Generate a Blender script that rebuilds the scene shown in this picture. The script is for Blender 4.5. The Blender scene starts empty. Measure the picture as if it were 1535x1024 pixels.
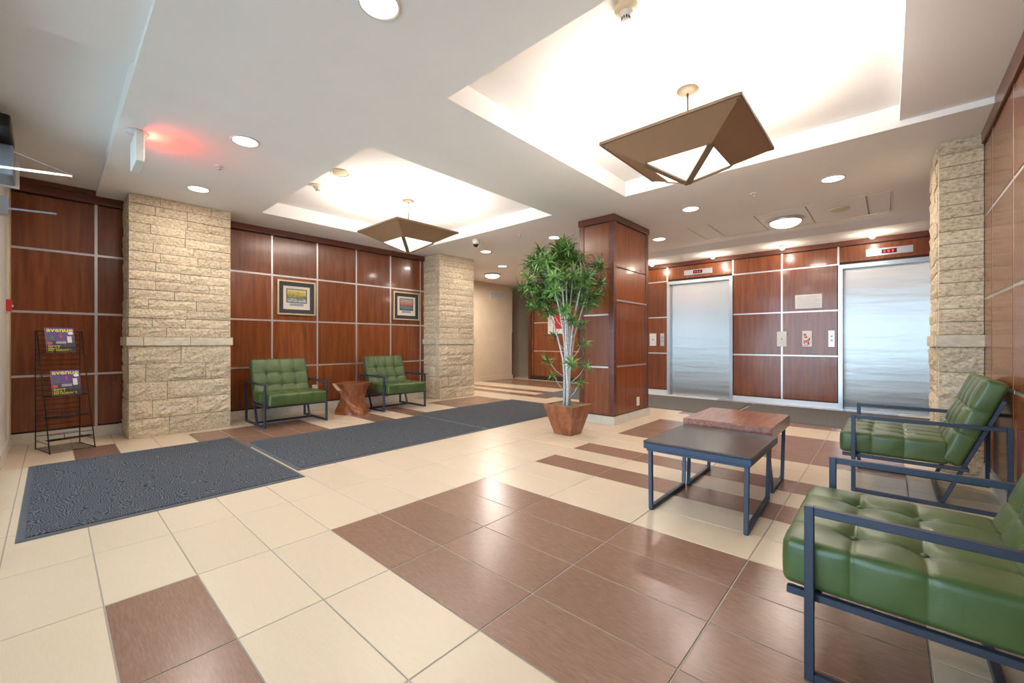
import bpy, bmesh, math, random
from mathutils import Vector, Matrix, noise as mnoise

random.seed(7)
sc = bpy.context.scene
C = sc.collection
PI = math.pi

# ------------------------------------------------------------------ camera
cam_d = bpy.data.cameras.new('camera')
cam = bpy.data.objects.new('camera', cam_d)
C.objects.link(cam)
YAW = math.radians(42.1)
CAM_H = 1.06
FPX = 624.0
cam.location = (0, 0, CAM_H)
cam.rotation_euler = (PI / 2, 0, YAW - PI / 2)
cam_d.sensor_width = 36.0
cam_d.lens = FPX / 1535 * 36.0
cam_d.shift_y = 1.0 / 1535
cam_d.clip_start = 0.02
sc.camera = cam

# ------------------------------------------------------------------ world, exposure
sc.view_settings.view_transform = 'Standard'
sc.view_settings.look = 'None'
sc.view_settings.gamma = 1.0
sc.view_settings.use_curve_mapping = False
sc.view_settings.exposure = 0.55
w = bpy.data.worlds.new('daylight'); sc.world = w; w.use_nodes = True
bg = w.node_tree.nodes['Background']
bg.inputs[0].default_value = (0.60, 0.79, 1.0, 1)
bg.inputs[1].default_value = 5.8
DOWN_W = 9.0      # recessed downlights
UP_W = 50.0        # pendant uplight
DOME_W = 12.0
SPOT_W = 5.0

# ------------------------------------------------------------------ material helpers
def new_mat(name):
    m = bpy.data.materials.new(name); m.use_nodes = True
    nt = m.node_tree
    return m, nt, nt.nodes['Principled BSDF']
def N(nt, typ, **kw):
    n = nt.nodes.new(typ)
    for k, v in kw.items():
        if hasattr(n, k): setattr(n, k, v)
    return n
def L(nt, a, b): nt.links.new(a, b)
def plain(name, col, rough=0.5, metal=0.0, spec=0.5, coat=0.0):
    m, nt, b = new_mat(name)
    b.inputs['Base Color'].default_value = (*col, 1)
    b.inputs['Roughness'].default_value = rough
    b.inputs['Metallic'].default_value = metal
    b.inputs['Specular IOR Level'].default_value = spec
    b.inputs['Coat Weight'].default_value = coat
    return m
def emit(name, col, s, base=(0.8, 0.8, 0.8)):
    m, nt, b = new_mat(name)
    b.inputs['Base Color'].default_value = (*base, 1)
    b.inputs['Emission Color'].default_value = (*col, 1)
    b.inputs['Emission Strength'].default_value = s
    return m
def ramp(nt, stops):
    r = N(nt, 'ShaderNodeValToRGB')
    e = r.color_ramp.elements
    while len(e) < len(stops): e.new(0.5)
    for el, (p, c) in zip(e, stops):
        el.position = p; el.color = (*c, 1)
    return r
def noisy(name, stops, scale=(10, 10, 10), nscale=1.0, detail=5, rough=0.5, bump=0.0, rand=0.0, coat=0.0,
          metal=0.0, spec=0.5, bump_scale=None, distortion=0.0, coord='Object', rough_var=0.0, coat_rough=0.1):
    m, nt, b = new_mat(name)
    tc = N(nt, 'ShaderNodeTexCoord')
    mp = N(nt, 'ShaderNodeMapping'); mp.inputs['Scale'].default_value = scale
    L(nt, tc.outputs[coord], mp.inputs['Vector'])
    vec = mp.outputs['Vector']
    oi = N(nt, 'ShaderNodeObjectInfo')
    if rand:
        ad = N(nt, 'ShaderNodeVectorMath'); ad.operation = 'ADD'
        sca = N(nt, 'ShaderNodeMath'); sca.operation = 'MULTIPLY'; sca.inputs[1].default_value = 37.0
        L(nt, oi.outputs['Random'], sca.inputs[0])
        L(nt, vec, ad.inputs[0]); L(nt, sca.outputs[0], ad.inputs[1])
        vec = ad.outputs[0]
    nz = N(nt, 'ShaderNodeTexNoise'); nz.inputs['Scale'].default_value = nscale
    nz.inputs['Detail'].default_value = detail; nz.inputs['Distortion'].default_value = distortion
    L(nt, vec, nz.inputs['Vector'])
    r = ramp(nt, stops); L(nt, nz.outputs['Fac'], r.inputs[0])
    col = r.outputs[0]
    if rand:
        hv = N(nt, 'ShaderNodeHueSaturation')
        mr = N(nt, 'ShaderNodeMapRange'); mr.inputs[3].default_value = 1 - rand; mr.inputs[4].default_value = 1 + rand
        L(nt, oi.outputs['Random'], mr.inputs[0]); L(nt, mr.outputs[0], hv.inputs['Value'])
        L(nt, col, hv.inputs['Color']); col = hv.outputs[0]
    L(nt, col, b.inputs['Base Color'])
    b.inputs['Roughness'].default_value = rough
    b.inputs['Coat Weight'].default_value = coat
    b.inputs['Coat Roughness'].default_value = coat_rough
    b.inputs['Metallic'].default_value = metal
    b.inputs['Specular IOR Level'].default_value = spec
    if rough_var:
        mr2 = N(nt, 'ShaderNodeMapRange'); mr2.inputs[3].default_value = rough - rough_var; mr2.inputs[4].default_value = rough + rough_var
        L(nt, nz.outputs['Fac'], mr2.inputs[0]); L(nt, mr2.outputs[0], b.inputs['Roughness'])
    if bump:
        bp = N(nt, 'ShaderNodeBump'); bp.inputs['Strength'].default_value = bump; bp.inputs['Distance'].default_value = 0.01
        if bump_scale:
            nz2 = N(nt, 'ShaderNodeTexNoise'); nz2.inputs['Scale'].default_value = bump_scale; nz2.inputs['Detail'].default_value = 6
            L(nt, tc.outputs[coord], nz2.inputs['Vector']); L(nt, nz2.outputs['Fac'], bp.inputs['Height'])
        else:
            L(nt, nz.outputs['Fac'], bp.inputs['Height'])
        L(nt, bp.outputs[0], b.inputs['Normal'])
    return m

M = {}
M['ceiling'] = noisy('ceiling_paint', [(0.3, (0.84, 0.82, 0.80)), (0.7, (0.86, 0.84, 0.82))], (3, 3, 3), rough=0.9, spec=0.2)
M['cream_wall'] = noisy('cream_paint', [(0.3, (0.66, 0.54, 0.39)), (0.7, (0.70, 0.58, 0.43))], (4, 4, 4), rough=0.8, spec=0.3)
M['white_trim'] = plain('white_trim', (0.66, 0.64, 0.60), 0.45)
WOOD = [(0.22, (0.120, 0.029, 0.008)), (0.42, (0.180, 0.046, 0.012)), (0.58, (0.220, 0.060, 0.016)), (0.8, (0.270, 0.080, 0.023))]
M['wood'] = noisy('cherry_panel', WOOD, (14, 14, 1.1), 1.6, 8, rough=0.26, rand=0.16, coat=0.35, spec=0.45, distortion=0.6, coat_rough=0.09)
M['wood_dark'] = noisy('dark_cherry', [(0.3, (0.070, 0.018, 0.010)), (0.7, (0.125, 0.034, 0.017))], (9, 9, 0.9), 1.6, 6, rough=0.3, coat=0.2)
M['wood_crown'] = noisy('crown_cherry', [(0.3, (0.085, 0.020, 0.010)), (0.7, (0.15, 0.038, 0.017))], (1.0, 1.0, 14), 1.6, 6, rough=0.3, coat=0.2)
M['strip'] = plain('aluminium_strip', (0.62, 0.60, 0.59), 0.32, 0.75)
M['groove'] = plain('dark_backing', (0.03, 0.016, 0.011), 0.7)
M['steel'] = None
M['base_metal'] = plain('pale_kick_metal', (0.72, 0.73, 0.75), 0.35, 0.5)
M['base_stone'] = noisy('pale_skirting', [(0.3, (0.60, 0.57, 0.50)), (0.7, (0.68, 0.65, 0.58))], (12, 12, 12), rough=0.35)
M['grout'] = plain('grout', (0.40, 0.345, 0.28), 0.85)
M['cream_tile'] = noisy('cream_tile', [(0.3, (0.645, 0.515, 0.365)), (0.7, (0.675, 0.545, 0.392))], (190, 22, 1), 1.0, 8, rough=0.31, rand=0.03, coat=0.0)
M['brown_tile'] = noisy('brown_tile', [(0.28, (0.225, 0.122, 0.082)), (0.5, (0.265, 0.148, 0.101)), (0.72, (0.31, 0.178, 0.124))], (220, 20, 1), 1.0, 8, rough=0.25, rand=0.06)
M['stone'] = noisy('limestone', [(0.28, (0.33, 0.245, 0.150)), (0.42, (0.54, 0.435, 0.295)), (0.58, (0.655, 0.555, 0.405)), (0.8, (0.72, 0.645, 0.515))], (22, 22, 34), 1.6, 10, rough=0.9, bump=1.0, rand=0.10, spec=0.15, bump_scale=48)
M['stone_smooth'] = noisy('smooth_limestone', [(0.25, (0.52, 0.44, 0.31)), (0.7, (0.70, 0.62, 0.48))], (9, 9, 16), 1.6, 8, rough=0.85, bump=0.35, rand=0.06, spec=0.15, bump_scale=60)
M['mortar'] = plain('mortar', (0.36, 0.29, 0.19), 0.95)
M['leather'] = noisy('green_leather', [(0.25, (0.048, 0.084, 0.022)), (0.5, (0.066, 0.106, 0.029)), (0.75, (0.092, 0.130, 0.042))], (5, 5, 5), 1.2, 4, rough=0.33, bump=0.05, bump_scale=160, spec=0.5, rough_var=0.05)
M['navy_metal'] = plain('dark_blue_grey_steel', (0.040, 0.052, 0.080), 0.42, 0.35)
M['black_metal'] = plain('black_wire', (0.016, 0.016, 0.018), 0.4, 0.5)
M['dark_top'] = noisy('dark_oak_top', [(0.3, (0.017, 0.013, 0.013)), (0.7, (0.036, 0.028, 0.026))], (3, 40, 40), 1.5, 6, rough=0.26)
M['dark_apron'] = plain('blue_black_apron', (0.030, 0.045, 0.085), 0.4, 0.2)  # blue reflection along the table edge is put into the base colour
M['live_wood'] = noisy('rosewood_block', [(0.25, (0.11, 0.030, 0.018)), (0.5, (0.25, 0.080, 0.045)), (0.75, (0.40, 0.165, 0.095))], (3, 26, 26), 1.3, 7, rough=0.28, distortion=1.2, coat=0.2)
M['stump'] = noisy('polished_stump', [(0.25, (0.13, 0.033, 0.012)), (0.5, (0.27, 0.078, 0.028)), (0.75, (0.42, 0.145, 0.058))], (9, 9, 3), 1.4, 7, rough=0.28, distortion=1.6, coat=0.3)
M['sapwood'] = plain('pale_sapwood', (0.62, 0.42, 0.24), 0.4)
M['pot_wood'] = noisy('pot_wood', [(0.25, (0.13, 0.035, 0.014)), (0.5, (0.24, 0.070, 0.027)), (0.78, (0.35, 0.115, 0.045))], (7, 7, 5), 1.6, 7, rough=0.3, distortion=0.9, coat=0.2)
M['soil'] = noisy('bark_mulch', [(0.3, (0.06, 0.04, 0.025)), (0.7, (0.30, 0.22, 0.13))], (60, 60, 60), rough=0.95)
M['stem'] = noisy('pale_cane', [(0.3, (0.46, 0.43, 0.42)), (0.7, (0.68, 0.65, 0.65))], (20, 20, 60), rough=0.8)
M['leaf'] = noisy('leaf_green', [(0.3, (0.035, 0.115, 0.024)), (0.5, (0.095, 0.215, 0.040)), (0.72, (0.25, 0.40, 0.09))], (7, 7, 7), 1.5, 4, rough=0.38, rand=0.30)
M['bronze'] = plain('bronze_panel', (0.335, 0.198, 0.108), 0.5, 0.1)
M['bronze_trim'] = plain('bronze_trim', (0.22, 0.14, 0.085), 0.45, 0.2)
M['gold'] = plain('champagne_metal', (0.030, 0.019, 0.009), 0.6, 0.0, 0.2)  # bronze coloured near-black to offset the strong uplight on canopy and stem
M['opal'] = emit('lit_opal_glass', (1.0, 0.90, 0.74), 2.6)
M['lens'] = emit('lit_downlight', (1.0, 0.93, 0.82), 7.0)
M['bulb'] = emit('lit_bulb', (1.0, 0.88, 0.70), 26.0)
M['white_plastic'] = plain('white_plastic', (0.72, 0.70, 0.66), 0.4)
M['cream_plastic'] = plain('cream_plastic', (0.70, 0.62, 0.44), 0.45)
M['black'] = plain('black_plastic', (0.012, 0.012, 0.014), 0.35)
M['dark_glass'] = plain('dark_dome_glass', (0.02, 0.022, 0.026), 0.08)
M['chrome'] = plain('satin_chrome', (0.62, 0.64, 0.67), 0.28, 0.9)
M['grey_metal'] = plain('grey_anodised', (0.30, 0.34, 0.37), 0.4, 0.6)
M['paper'] = plain('white_paper', (0.78, 0.78, 0.77), 0.6)
M['grey_ink'] = plain('grey_ink', (0.36, 0.36, 0.38), 0.7)
M['red_ink'] = plain('red_ink', (0.62, 0.06, 0.06), 0.6)
M['black_ink'] = plain('black_ink', (0.03, 0.03, 0.035), 0.6)
M['red_paint'] = plain('red_enamel', (0.55, 0.02, 0.03), 0.35)
M['red_led'] = emit('red_led', (1.0, 0.05, 0.06), 0.45, (0.3, 0.02, 0.02))
M['exit_red'] = emit('lit_red_exit_face', (1.0, 0.08, 0.06), 9.0, (0.6, 0.05, 0.05))
M['led_window'] = plain('led_window', (0.06, 0.008, 0.012), 0.2)
M['yellow_ink'] = plain('yellow_ink', (0.78, 0.70, 0.02), 0.5)
M['gold_frame'] = plain('pale_gold_frame', (0.62, 0.52, 0.33), 0.35, 0.5)
M['mat_black'] = plain('charcoal_mount', (0.030, 0.028, 0.038), 0.55)
M['mat_cream'] = plain('cream_mount', (0.70, 0.64, 0.53), 0.7)
M['mat_rubber'] = plain('rubber_edge', (0.085, 0.088, 0.098), 0.6)

def steel():
    m, nt, b = new_mat('brushed_steel')
    tc = N(nt, 'ShaderNodeTexCoord'); mp = N(nt, 'ShaderNodeMapping'); mp.inputs['Scale'].default_value = (1, 0.5, 6)
    L(nt, tc.outputs['Object'], mp.inputs[0])
    nz = N(nt, 'ShaderNodeTexNoise'); nz.inputs['Scale'].default_value = 1.2; nz.inputs['Detail'].default_value = 3
    L(nt, mp.outputs[0], nz.inputs[0])
    mp2 = N(nt, 'ShaderNodeMapping'); mp2.inputs['Scale'].default_value = (1, 900, 2)
    L(nt, tc.outputs['Object'], mp2.inputs[0])
    nf = N(nt, 'ShaderNodeTexNoise'); nf.inputs['Scale'].default_value = 1.0; nf.inputs['Detail'].default_value = 2
    L(nt, mp2.outputs[0], nf.inputs[0])
    b.inputs['Metallic'].default_value = 1.0
    b.inputs['Base Color'].default_value = (0.54, 0.54, 0.53, 1)
    b.inputs['Roughness'].default_value = 0.34
    b.inputs['Anisotropic'].default_value = 0.9
    tg = N(nt, 'ShaderNodeTangent'); tg.direction_type = 'RADIAL'; tg.axis = 'Z'; L(nt, tg.outputs[0], b.inputs['Tangent'])
    bp = N(nt, 'ShaderNodeBump'); bp.inputs['Strength'].default_value = 0.16; bp.inputs['Distance'].default_value = 0.02
    L(nt, nz.outputs['Fac'], bp.inputs['Height']); L(nt, bp.outputs[0], b.inputs['Normal'])
    return m
M['steel'] = steel()

def carpet(name, c0, c1):
    m, nt, b = new_mat(name)
    tc = N(nt, 'ShaderNodeTexCoord')
    nz = N(nt, 'ShaderNodeTexNoise'); nz.inputs['Scale'].default_value = 7.0; nz.inputs['Detail'].default_value = 2
    L(nt, tc.outputs['Object'], nz.inputs[0])
    mx = N(nt, 'ShaderNodeMix'); mx.data_type = 'VECTOR'; mx.inputs[0].default_value = 0.16
    L(nt, tc.outputs['Object'], mx.inputs[4]); L(nt, nz.outputs['Color'], mx.inputs[5])
    wv = N(nt, 'ShaderNodeTexWave'); wv.inputs['Scale'].default_value = 26; wv.inputs['Distortion'].default_value = 2.5
    wv.inputs['Detail'].default_value = 2; wv.inputs['Detail Scale'].default_value = 2
    L(nt, mx.outputs[1], wv.inputs[0])
    n2 = N(nt, 'ShaderNodeTexNoise'); n2.inputs['Scale'].default_value = 240; n2.inputs['Detail'].default_value = 2
    L(nt, tc.outputs['Object'], n2.inputs[0])
    md = N(nt, 'ShaderNodeMath'); md.operation = 'MULTIPLY_ADD'; md.inputs[1].default_value = 0.55
    L(nt, wv.outputs['Fac'], md.inputs[0])
    m3 = N(nt, 'ShaderNodeMath'); m3.operation = 'MULTIPLY'; m3.inputs[1].default_value = 0.6
    L(nt, n2.outputs['Fac'], m3.inputs[0]); L(nt, m3.outputs[0], md.inputs[2])
    r = ramp(nt, [(0.2, c0), (0.85, c1)]); L(nt, md.outputs[0], r.inputs[0])
    L(nt, r.outputs[0], b.inputs['Base Color']); b.inputs['Roughness'].default_value = 0.95
    b.inputs['Specular IOR Level'].default_value = 0.1
    bp = N(nt, 'ShaderNodeBump'); bp.inputs['Strength'].default_value = 0.8; bp.inputs['Distance'].default_value = 0.006
    L(nt, md.outputs[0], bp.inputs['Height']); L(nt, bp.outputs[0], b.inputs['Normal'])
    return m
M['carpet_blue'] = carpet('ribbed_blue_grey_carpet', (0.018, 0.020, 0.024), (0.140, 0.146, 0.160))
M['carpet_grey'] = carpet('ribbed_grey_carpet', (0.075, 0.072, 0.068), (0.225, 0.215, 0.200))

def glass_mat():
    m = bpy.data.materials.new('clear_glass'); m.use_nodes = True
    nt = m.node_tree; nt.nodes.clear()
    o = N(nt, 'ShaderNodeOutputMaterial'); t = N(nt, 'ShaderNodeBsdfTransparent'); g = N(nt, 'ShaderNodeBsdfGlossy')
    g.inputs['Roughness'].default_value = 0.02
    t.inputs[0].default_value = (0.93, 0.96, 0.95, 1)
    f = N(nt, 'ShaderNodeFresnel'); f.inputs[0].default_value = 1.45
    mx = N(nt, 'ShaderNodeMixShader')
    L(nt, f.outputs[0], mx.inputs[0]); L(nt, t.outputs[0], mx.inputs[1]); L(nt, g.outputs[0], mx.inputs[2]); L(nt, mx.outputs[0], o.inputs[0])
    return m
M['glass'] = glass_mat()

def picture_mat(name, stops_v, nscale, mixcols):
    """a little painted landscape: bands of colour up the sheet, broken by blotches"""
    m, nt, b = new_mat(name)
    tc = N(nt, 'ShaderNodeTexCoord'); sp = N(nt, 'ShaderNodeSeparateXYZ'); L(nt, tc.outputs['Generated'], sp.inputs[0])
    nz = N(nt, 'ShaderNodeTexNoise'); nz.inputs['Scale'].default_value = nscale; nz.inputs['Detail'].default_value = 4
    L(nt, tc.outputs['Generated'], nz.inputs[0])
    ad = N(nt, 'ShaderNodeMath'); ad.operation = 'MULTIPLY_ADD'; ad.inputs[1].default_value = 0.95
    L(nt, nz.outputs['Fac'], ad.inputs[0]); 
    sb = N(nt, 'ShaderNodeMath'); sb.operation = 'SUBTRACT'; sb.inputs[1].default_value = 0.47
    L(nt, sp.outputs['Z'], sb.inputs[0]); L(nt, sb.outputs[0], ad.inputs[2])
    r = ramp(nt, stops_v); L(nt, ad.outputs[0], r.inputs[0])
    L(nt, r.outputs[0], b.inputs['Base Color']); b.inputs['Roughness'].default_value = 0.5
    return m
M['painting_river'] = picture_mat('painted_river', [(0.05, (0.42, 0.46, 0.50)), (0.25, (0.16, 0.20, 0.24)), (0.4, (0.10, 0.13, 0.05)), (0.58, (0.36, 0.27, 0.04)), (0.75, (0.55, 0.42, 0.07)), (1.0, (0.55, 0.52, 0.30))], 6, None)
M['painting_sunset'] = picture_mat('painted_sunset', [(0.0, (0.05, 0.09, 0.12)), (0.22, (0.14, 0.22, 0.28)), (0.4, (0.16, 0.06, 0.07)), (0.55, (0.48, 0.12, 0.06)), (0.75, (0.42, 0.28, 0.20)), (1.0, (0.30, 0.34, 0.36))], 5, None)
M['cover_photo'] = picture_mat('magazine_cover_photo', [(0.0, (0.012, 0.010, 0.016)), (0.32, (0.03, 0.02, 0.05)), (0.5, (0.10, 0.06, 0.20)), (0.7, (0.09, 0.04, 0.22)), (1.0, (0.10, 0.05, 0.26))], 5, None)

# ------------------------------------------------------------------ object helpers
def wloc(p):
    return p.location.copy() if p is not None and p.parent is None else (wloc(p.parent) + p.location if p is not None else Vector((0, 0, 0)))
def mk(name, verts, faces, mat, parent=None, smooth=False, world=True, data=None):
    """one mesh object; verts are world coordinates unless world=False (then local to parent)"""
    me = bpy.data.meshes.new(name)
    off = wloc(parent) if (parent is not None and world) else Vector((0, 0, 0))
    me.from_pydata([tuple(Vector(v) - off) for v in verts], [], faces)
    me.materials.append(M[mat] if isinstance(mat, str) else mat)
    me.update()
    if smooth: me.polygons.foreach_set('use_smooth', [True] * len(me.polygons))
    o = bpy.data.objects.new(name, me); C.objects.link(o)
    if parent is not None: o.parent = parent
    return o
class MB:
    def __init__(s): s.v = []; s.f = []
    def add(s, v, f):
        n = len(s.v); s.v += [tuple(x) for x in v]; s.f += [tuple(i + n for i in q) for q in f]; return s
    def box(s, x0, x1, y0, y1, z0, z1):
        return s.add([(x0, y0, z0), (x1, y0, z0), (x1, y1, z0), (x0, y1, z0), (x0, y0, z1), (x1, y0, z1), (x1, y1, z1), (x0, y1, z1)],
                     [(0, 3, 2, 1), (4, 5, 6, 7), (0, 1, 5, 4), (1, 2, 6, 5), (2, 3, 7, 6), (3, 0, 4, 7)])
    def bar(s, a, b, w, h=None):
        """a straight bar of rectangular section from a to b"""
        h = h or w; a = Vector(a); b = Vector(b); d = (b - a).normalized()
        up = Vector((0, 0, 1)) if abs(d.z) < 0.98 else Vector((1, 0, 0))
        r = d.cross(up).normalized(); u = r.cross(d).normalized()
        q = [r * (w / 2 * sx) + u * (h / 2 * sy) for sx, sy in ((-1, -1), (1, -1), (1, 1), (-1, 1))]
        return s.add([a + k for k in q] + [b + k for k in q], [(0, 3, 2, 1), (4, 5, 6, 7), (0, 1, 5, 4), (1, 2, 6, 5), (2, 3, 7, 6), (3, 0, 4, 7)])
    def tube(s, pts, radii, n=8, caps=True):
        base = len(s.v); pts = [Vector(p) for p in pts]
        if not hasattr(radii, '__len__'): radii = [radii] * len(pts)
        ref = Vector((0.31, 0.17, 0.93)).normalized()
        for i, p in enumerate(pts):
            d = (pts[min(i + 1, len(pts) - 1)] - pts[max(i - 1, 0)]).normalized()
            r = d.cross(ref)
            if r.length < 0.1: r = d.cross(Vector((1, 0, 0)))
            r.normalize(); u = d.cross(r)
            for k in range(n):
                a = 2 * PI * k / n
                s.v.append(tuple(p + (r * math.cos(a) + u * math.sin(a)) * radii[i]))
        for i in range(len(pts) - 1):
            for k in range(n):
                s.f.append((base + i * n + k, base + i * n + (k + 1) % n, base + (i + 1) * n + (k + 1) % n, base + (i + 1) * n + k))
        if caps:
            s.f.append(tuple(base + k for k in reversed(range(n)))); s.f.append(tuple(base + (len(pts) - 1) * n + k for k in range(n)))
        return s
    def lathe(s, c, prof, n=32):
        """profile [(radius, z)] turned about the vertical through c"""
        base = len(s.v)
        for (r, z) in prof:
            for k in range(n):
                a = 2 * PI * k / n
                s.v.append((c[0] + r * math.cos(a), c[1] + r * math.sin(a), c[2] + z))
        for i in range(len(prof) - 1):
            for k in range(n):
                s.f.append((base + i * n + k, base + i * n + (k + 1) % n, base + (i + 1) * n + (k + 1) % n, base + (i + 1) * n + k))
        s.f.append(tuple(base + k for k in reversed(range(n)))); s.f.append(tuple(base + (len(prof) - 1) * n + k for k in range(n)))
        return s
    def build(s, name, mat, parent=None, smooth=False, world=True):
        return mk(name, s.v, s.f, mat, parent, smooth, world)
def bx(name, x0, x1, y0, y1, z0, z1, mat, parent=None):
    return MB().box(x0, x1, y0, y1, z0, z1).build(name, mat, parent)
def bevel(o, wdt, seg=2):
    md = o.modifiers.new('bevel', 'BEVEL'); md.width = wdt; md.segments = seg; md.limit_method = 'ANGLE'; return o
def autosmooth(o, ang=0.6):
    me = o.data; bm = bmesh.new(); bm.from_mesh(me)
    for f in bm.faces: f.smooth = True
    for e in bm.edges:
        if len(e.link_faces) == 2 and e.calc_face_angle() > ang: e.smooth = False
    bm.to_mesh(me); bm.free(); return o
def tag(o, label, cat, group=None):
    o['label'] = label; o['category'] = cat
    if group: o['group'] = group
    return o
def thing(name, label, cat, loc, group=None, rotz=0.0):
    o = bpy.data.objects.new(name, None); C.objects.link(o); o.empty_display_size = 0.05
    o.location = loc; o.rotation_euler = (0, 0, rotz)
    return tag(o, label, cat, group)
def struct(o, label=None):
    o['kind'] = 'structure'
    if label: o['label'] = label
    return o
def sroot(name, loc=(0, 0, 0), label=None):
    o = bpy.data.objects.new(name, None); C.objects.link(o); o.location = loc; o.empty_display_size = 0.05
    return struct(o, label)
def dup(root, loc, rotz, label):
    r = root.copy(); C.objects.link(r); r.location = loc; r.rotation_euler = (0, 0, rotz); r['label'] = label
    for ch in list(root.children):
        c = ch.copy(); C.objects.link(c); c.parent = r
        for g in list(ch.children):
            d = g.copy(); C.objects.link(d); d.parent = c
    return r
def text_mesh(name, body, size, mat, parent, origin, xdir, ydir, bold=0.0, width=None, extrude=0.0004):
    """flat lettering laid at origin, running along xdir with its height along ydir (world directions)"""
    cu = bpy.data.curves.new(name, 'FONT'); cu.body = body; cu.size = size; cu.extrude = extrude; cu.offset = bold
    cu.resolution_u = 3
    t = bpy.data.objects.new(name + '_tmp', cu); C.objects.link(t)
    dg = bpy.context.evaluated_depsgraph_get(); dg.update()
    me = bpy.data.meshes.new_from_object(t.evaluated_get(dg)); bpy.data.objects.remove(t); bpy.data.curves.remove(cu)
    me.name = name
    if width:
        xs = [v.co.x for v in me.vertices]; k = width / (max(xs) - min(xs)); x0 = min(xs)
        for v in me.vertices: v.co.x = (v.co.x - x0) * k
    xd = Vector(xdir).normalized(); yd = Vector(ydir).normalized(); zd = xd.cross(yd)
    mat4 = Matrix((xd, yd, zd)).transposed().to_4x4(); mat4.translation = Vector(origin) - wloc(parent)
    me.transform(mat4); me.materials.clear(); me.materials.append(M[mat])
    o = bpy.data.objects.new(name, me); C.objects.link(o); o.parent = parent
    return o
def area_light(name, loc, size, watts, col, parent=None, down=True, shape='DISK', size_y=None, spread=PI):
    d = bpy.data.lights.new(name, 'AREA'); d.shape = shape; d.size = size; d.energy = watts; d.color = col; d.spread = spread
    if size_y: d.size_y = size_y
    o = bpy.data.objects.new(name, d); C.objects.link(o)
    o.location = Vector(loc) - (wloc(parent) if parent else Vector((0, 0, 0)))
    if not down: o.rotation_euler = (PI, 0, 0)
    if parent: o.parent = parent
    return o

# ------------------------------------------------------------------ main dimensions
XW = -0.29      # entrance wall
XE = 8.35       # elevator wall
YL = 6.62       # picture wall
YR = -0.56      # right wall
S = 2.70        # soffit height
COF = 2.87      # coffer height
TX, TY = 0.305, 0.61
TX0, TY0 = 1.057, 2.335

# ------------------------------------------------------------------ floor of separate tiles
floor = sroot('floor', (0, 0, 0))
bx('grout_bed', XW - 0.2, 11.2, YR - 0.2, 9.2, -0.06, -0.0025, 'grout', floor)
def is_brown(i, j):
    if i >= 16: 
        if not (-5 < j < 0 or j >= 4): return False
    elif not (-5 < j < 0 or j in (4, 5)): return False
    return i == -3 or 0 <= i <= 3 or i in (6, 8) or 11 <= i <= 14 or i in (17, 19) or 22 <= i <= 25
cw, sw = math.cos(YAW), math.sin(YAW)
def proj(x, y, z):
    d = cw * x + sw * y; r = sw * x - cw * y
    return (None if d < 0.05 else (767.5 + FPX * r / d, 513 - FPX * (z - CAM_H) / d))
tiles = []
for i in range(-5, 34):
    for j in range(-5, 12):
        x0 = TX0 + TX * i; y0 = TY0 + TY * j
        x1 = x0 + TX; y1 = y0 + TY
        cx0, cx1 = max(x0, XW), min(x1, 11.1); cy0, cy1 = max(y0, YR), min(y1, 9.1)
        if cx1 - cx0 < 0.02 or cy1 - cy0 < 0.02: continue
        if cx0 > 9.2 and cy1 < 7.6: continue
        if cx1 < 5.2 and cy0 > YL: continue
        xm, ym = (cx0 + cx1) / 2, (cy0 + cy1) / 2
        p = proj(xm, ym, 0)
        hid = (-0.13 < xm < 1.34 and 3.4 < ym < 5.4) or (1.4 < xm < 5.68 and 3.6 < ym < 5.0) or (6.5 < xm < 8.1 and ym < 5.2)
        vis = p is not None and -150 < p[0] < 1700 and p[1] < 1350 and not hid
        d = cw * xm + sw * ym
        tiles.append((0 if vis else 1, d, i, j, cx0, cx1, cy0, cy1))
tiles.sort(key=lambda t: t[:2])
G = 0.0028; CH = 0.0014
def tile_geo(x0, x1, y0, y1):
    a = (x0 + G, x1 - G, y0 + G, y1 - G); b = (a[0] + CH, a[1] - CH, a[2] + CH, a[3] - CH)
    v = []
    for (q, z) in ((a, -0.01), (a, -CH), (b, 0.0)):
        v += [(q[0], q[2], z), (q[1], q[2], z), (q[1], q[3], z), (q[0], q[3], z)]
    f = [(8, 9, 10, 11)]
    for l in (0, 4):
        for k in range(4): f.append((l + k, l + (k + 1) % 4, l + 4 + (k + 1) % 4, l + 4 + k))
    return v, f
rest = {'cream_tile': MB(), 'brown_tile': MB()}
tile_mesh = {}
for n, (h, d, i, j, x0, x1, y0, y1) in enumerate(tiles):
    mat = 'brown_tile' if is_brown(i, j) else 'cream_tile'
    if n < 300 and not h:
        sx, sy = round(x1 - x0, 3), round(y1 - y0, 3)
        key = (mat, sx, sy)
        if key not in tile_mesh:
            v, f = tile_geo(-sx / 2, sx / 2, -sy / 2, sy / 2)
            me = bpy.data.meshes.new('tile'); me.from_pydata(v, [], f); me.materials.append(M[mat]); me.update(); tile_mesh[key] = me
        o = bpy.data.objects.new('tile', tile_mesh[key]); C.objects.link(o); o.parent = floor
        o.location = ((x0 + x1) / 2, (y0 + y1) / 2, random.uniform(-0.0003, 0.0003))
    else:
        v, f = tile_geo(x0, x1, y0, y1); rest[mat].add(v, f)
for mat, mb in rest.items():
    if mb.v:
        o = mb.build('far_tiles', mat, floor); o['kind'] = 'stuff'

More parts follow.
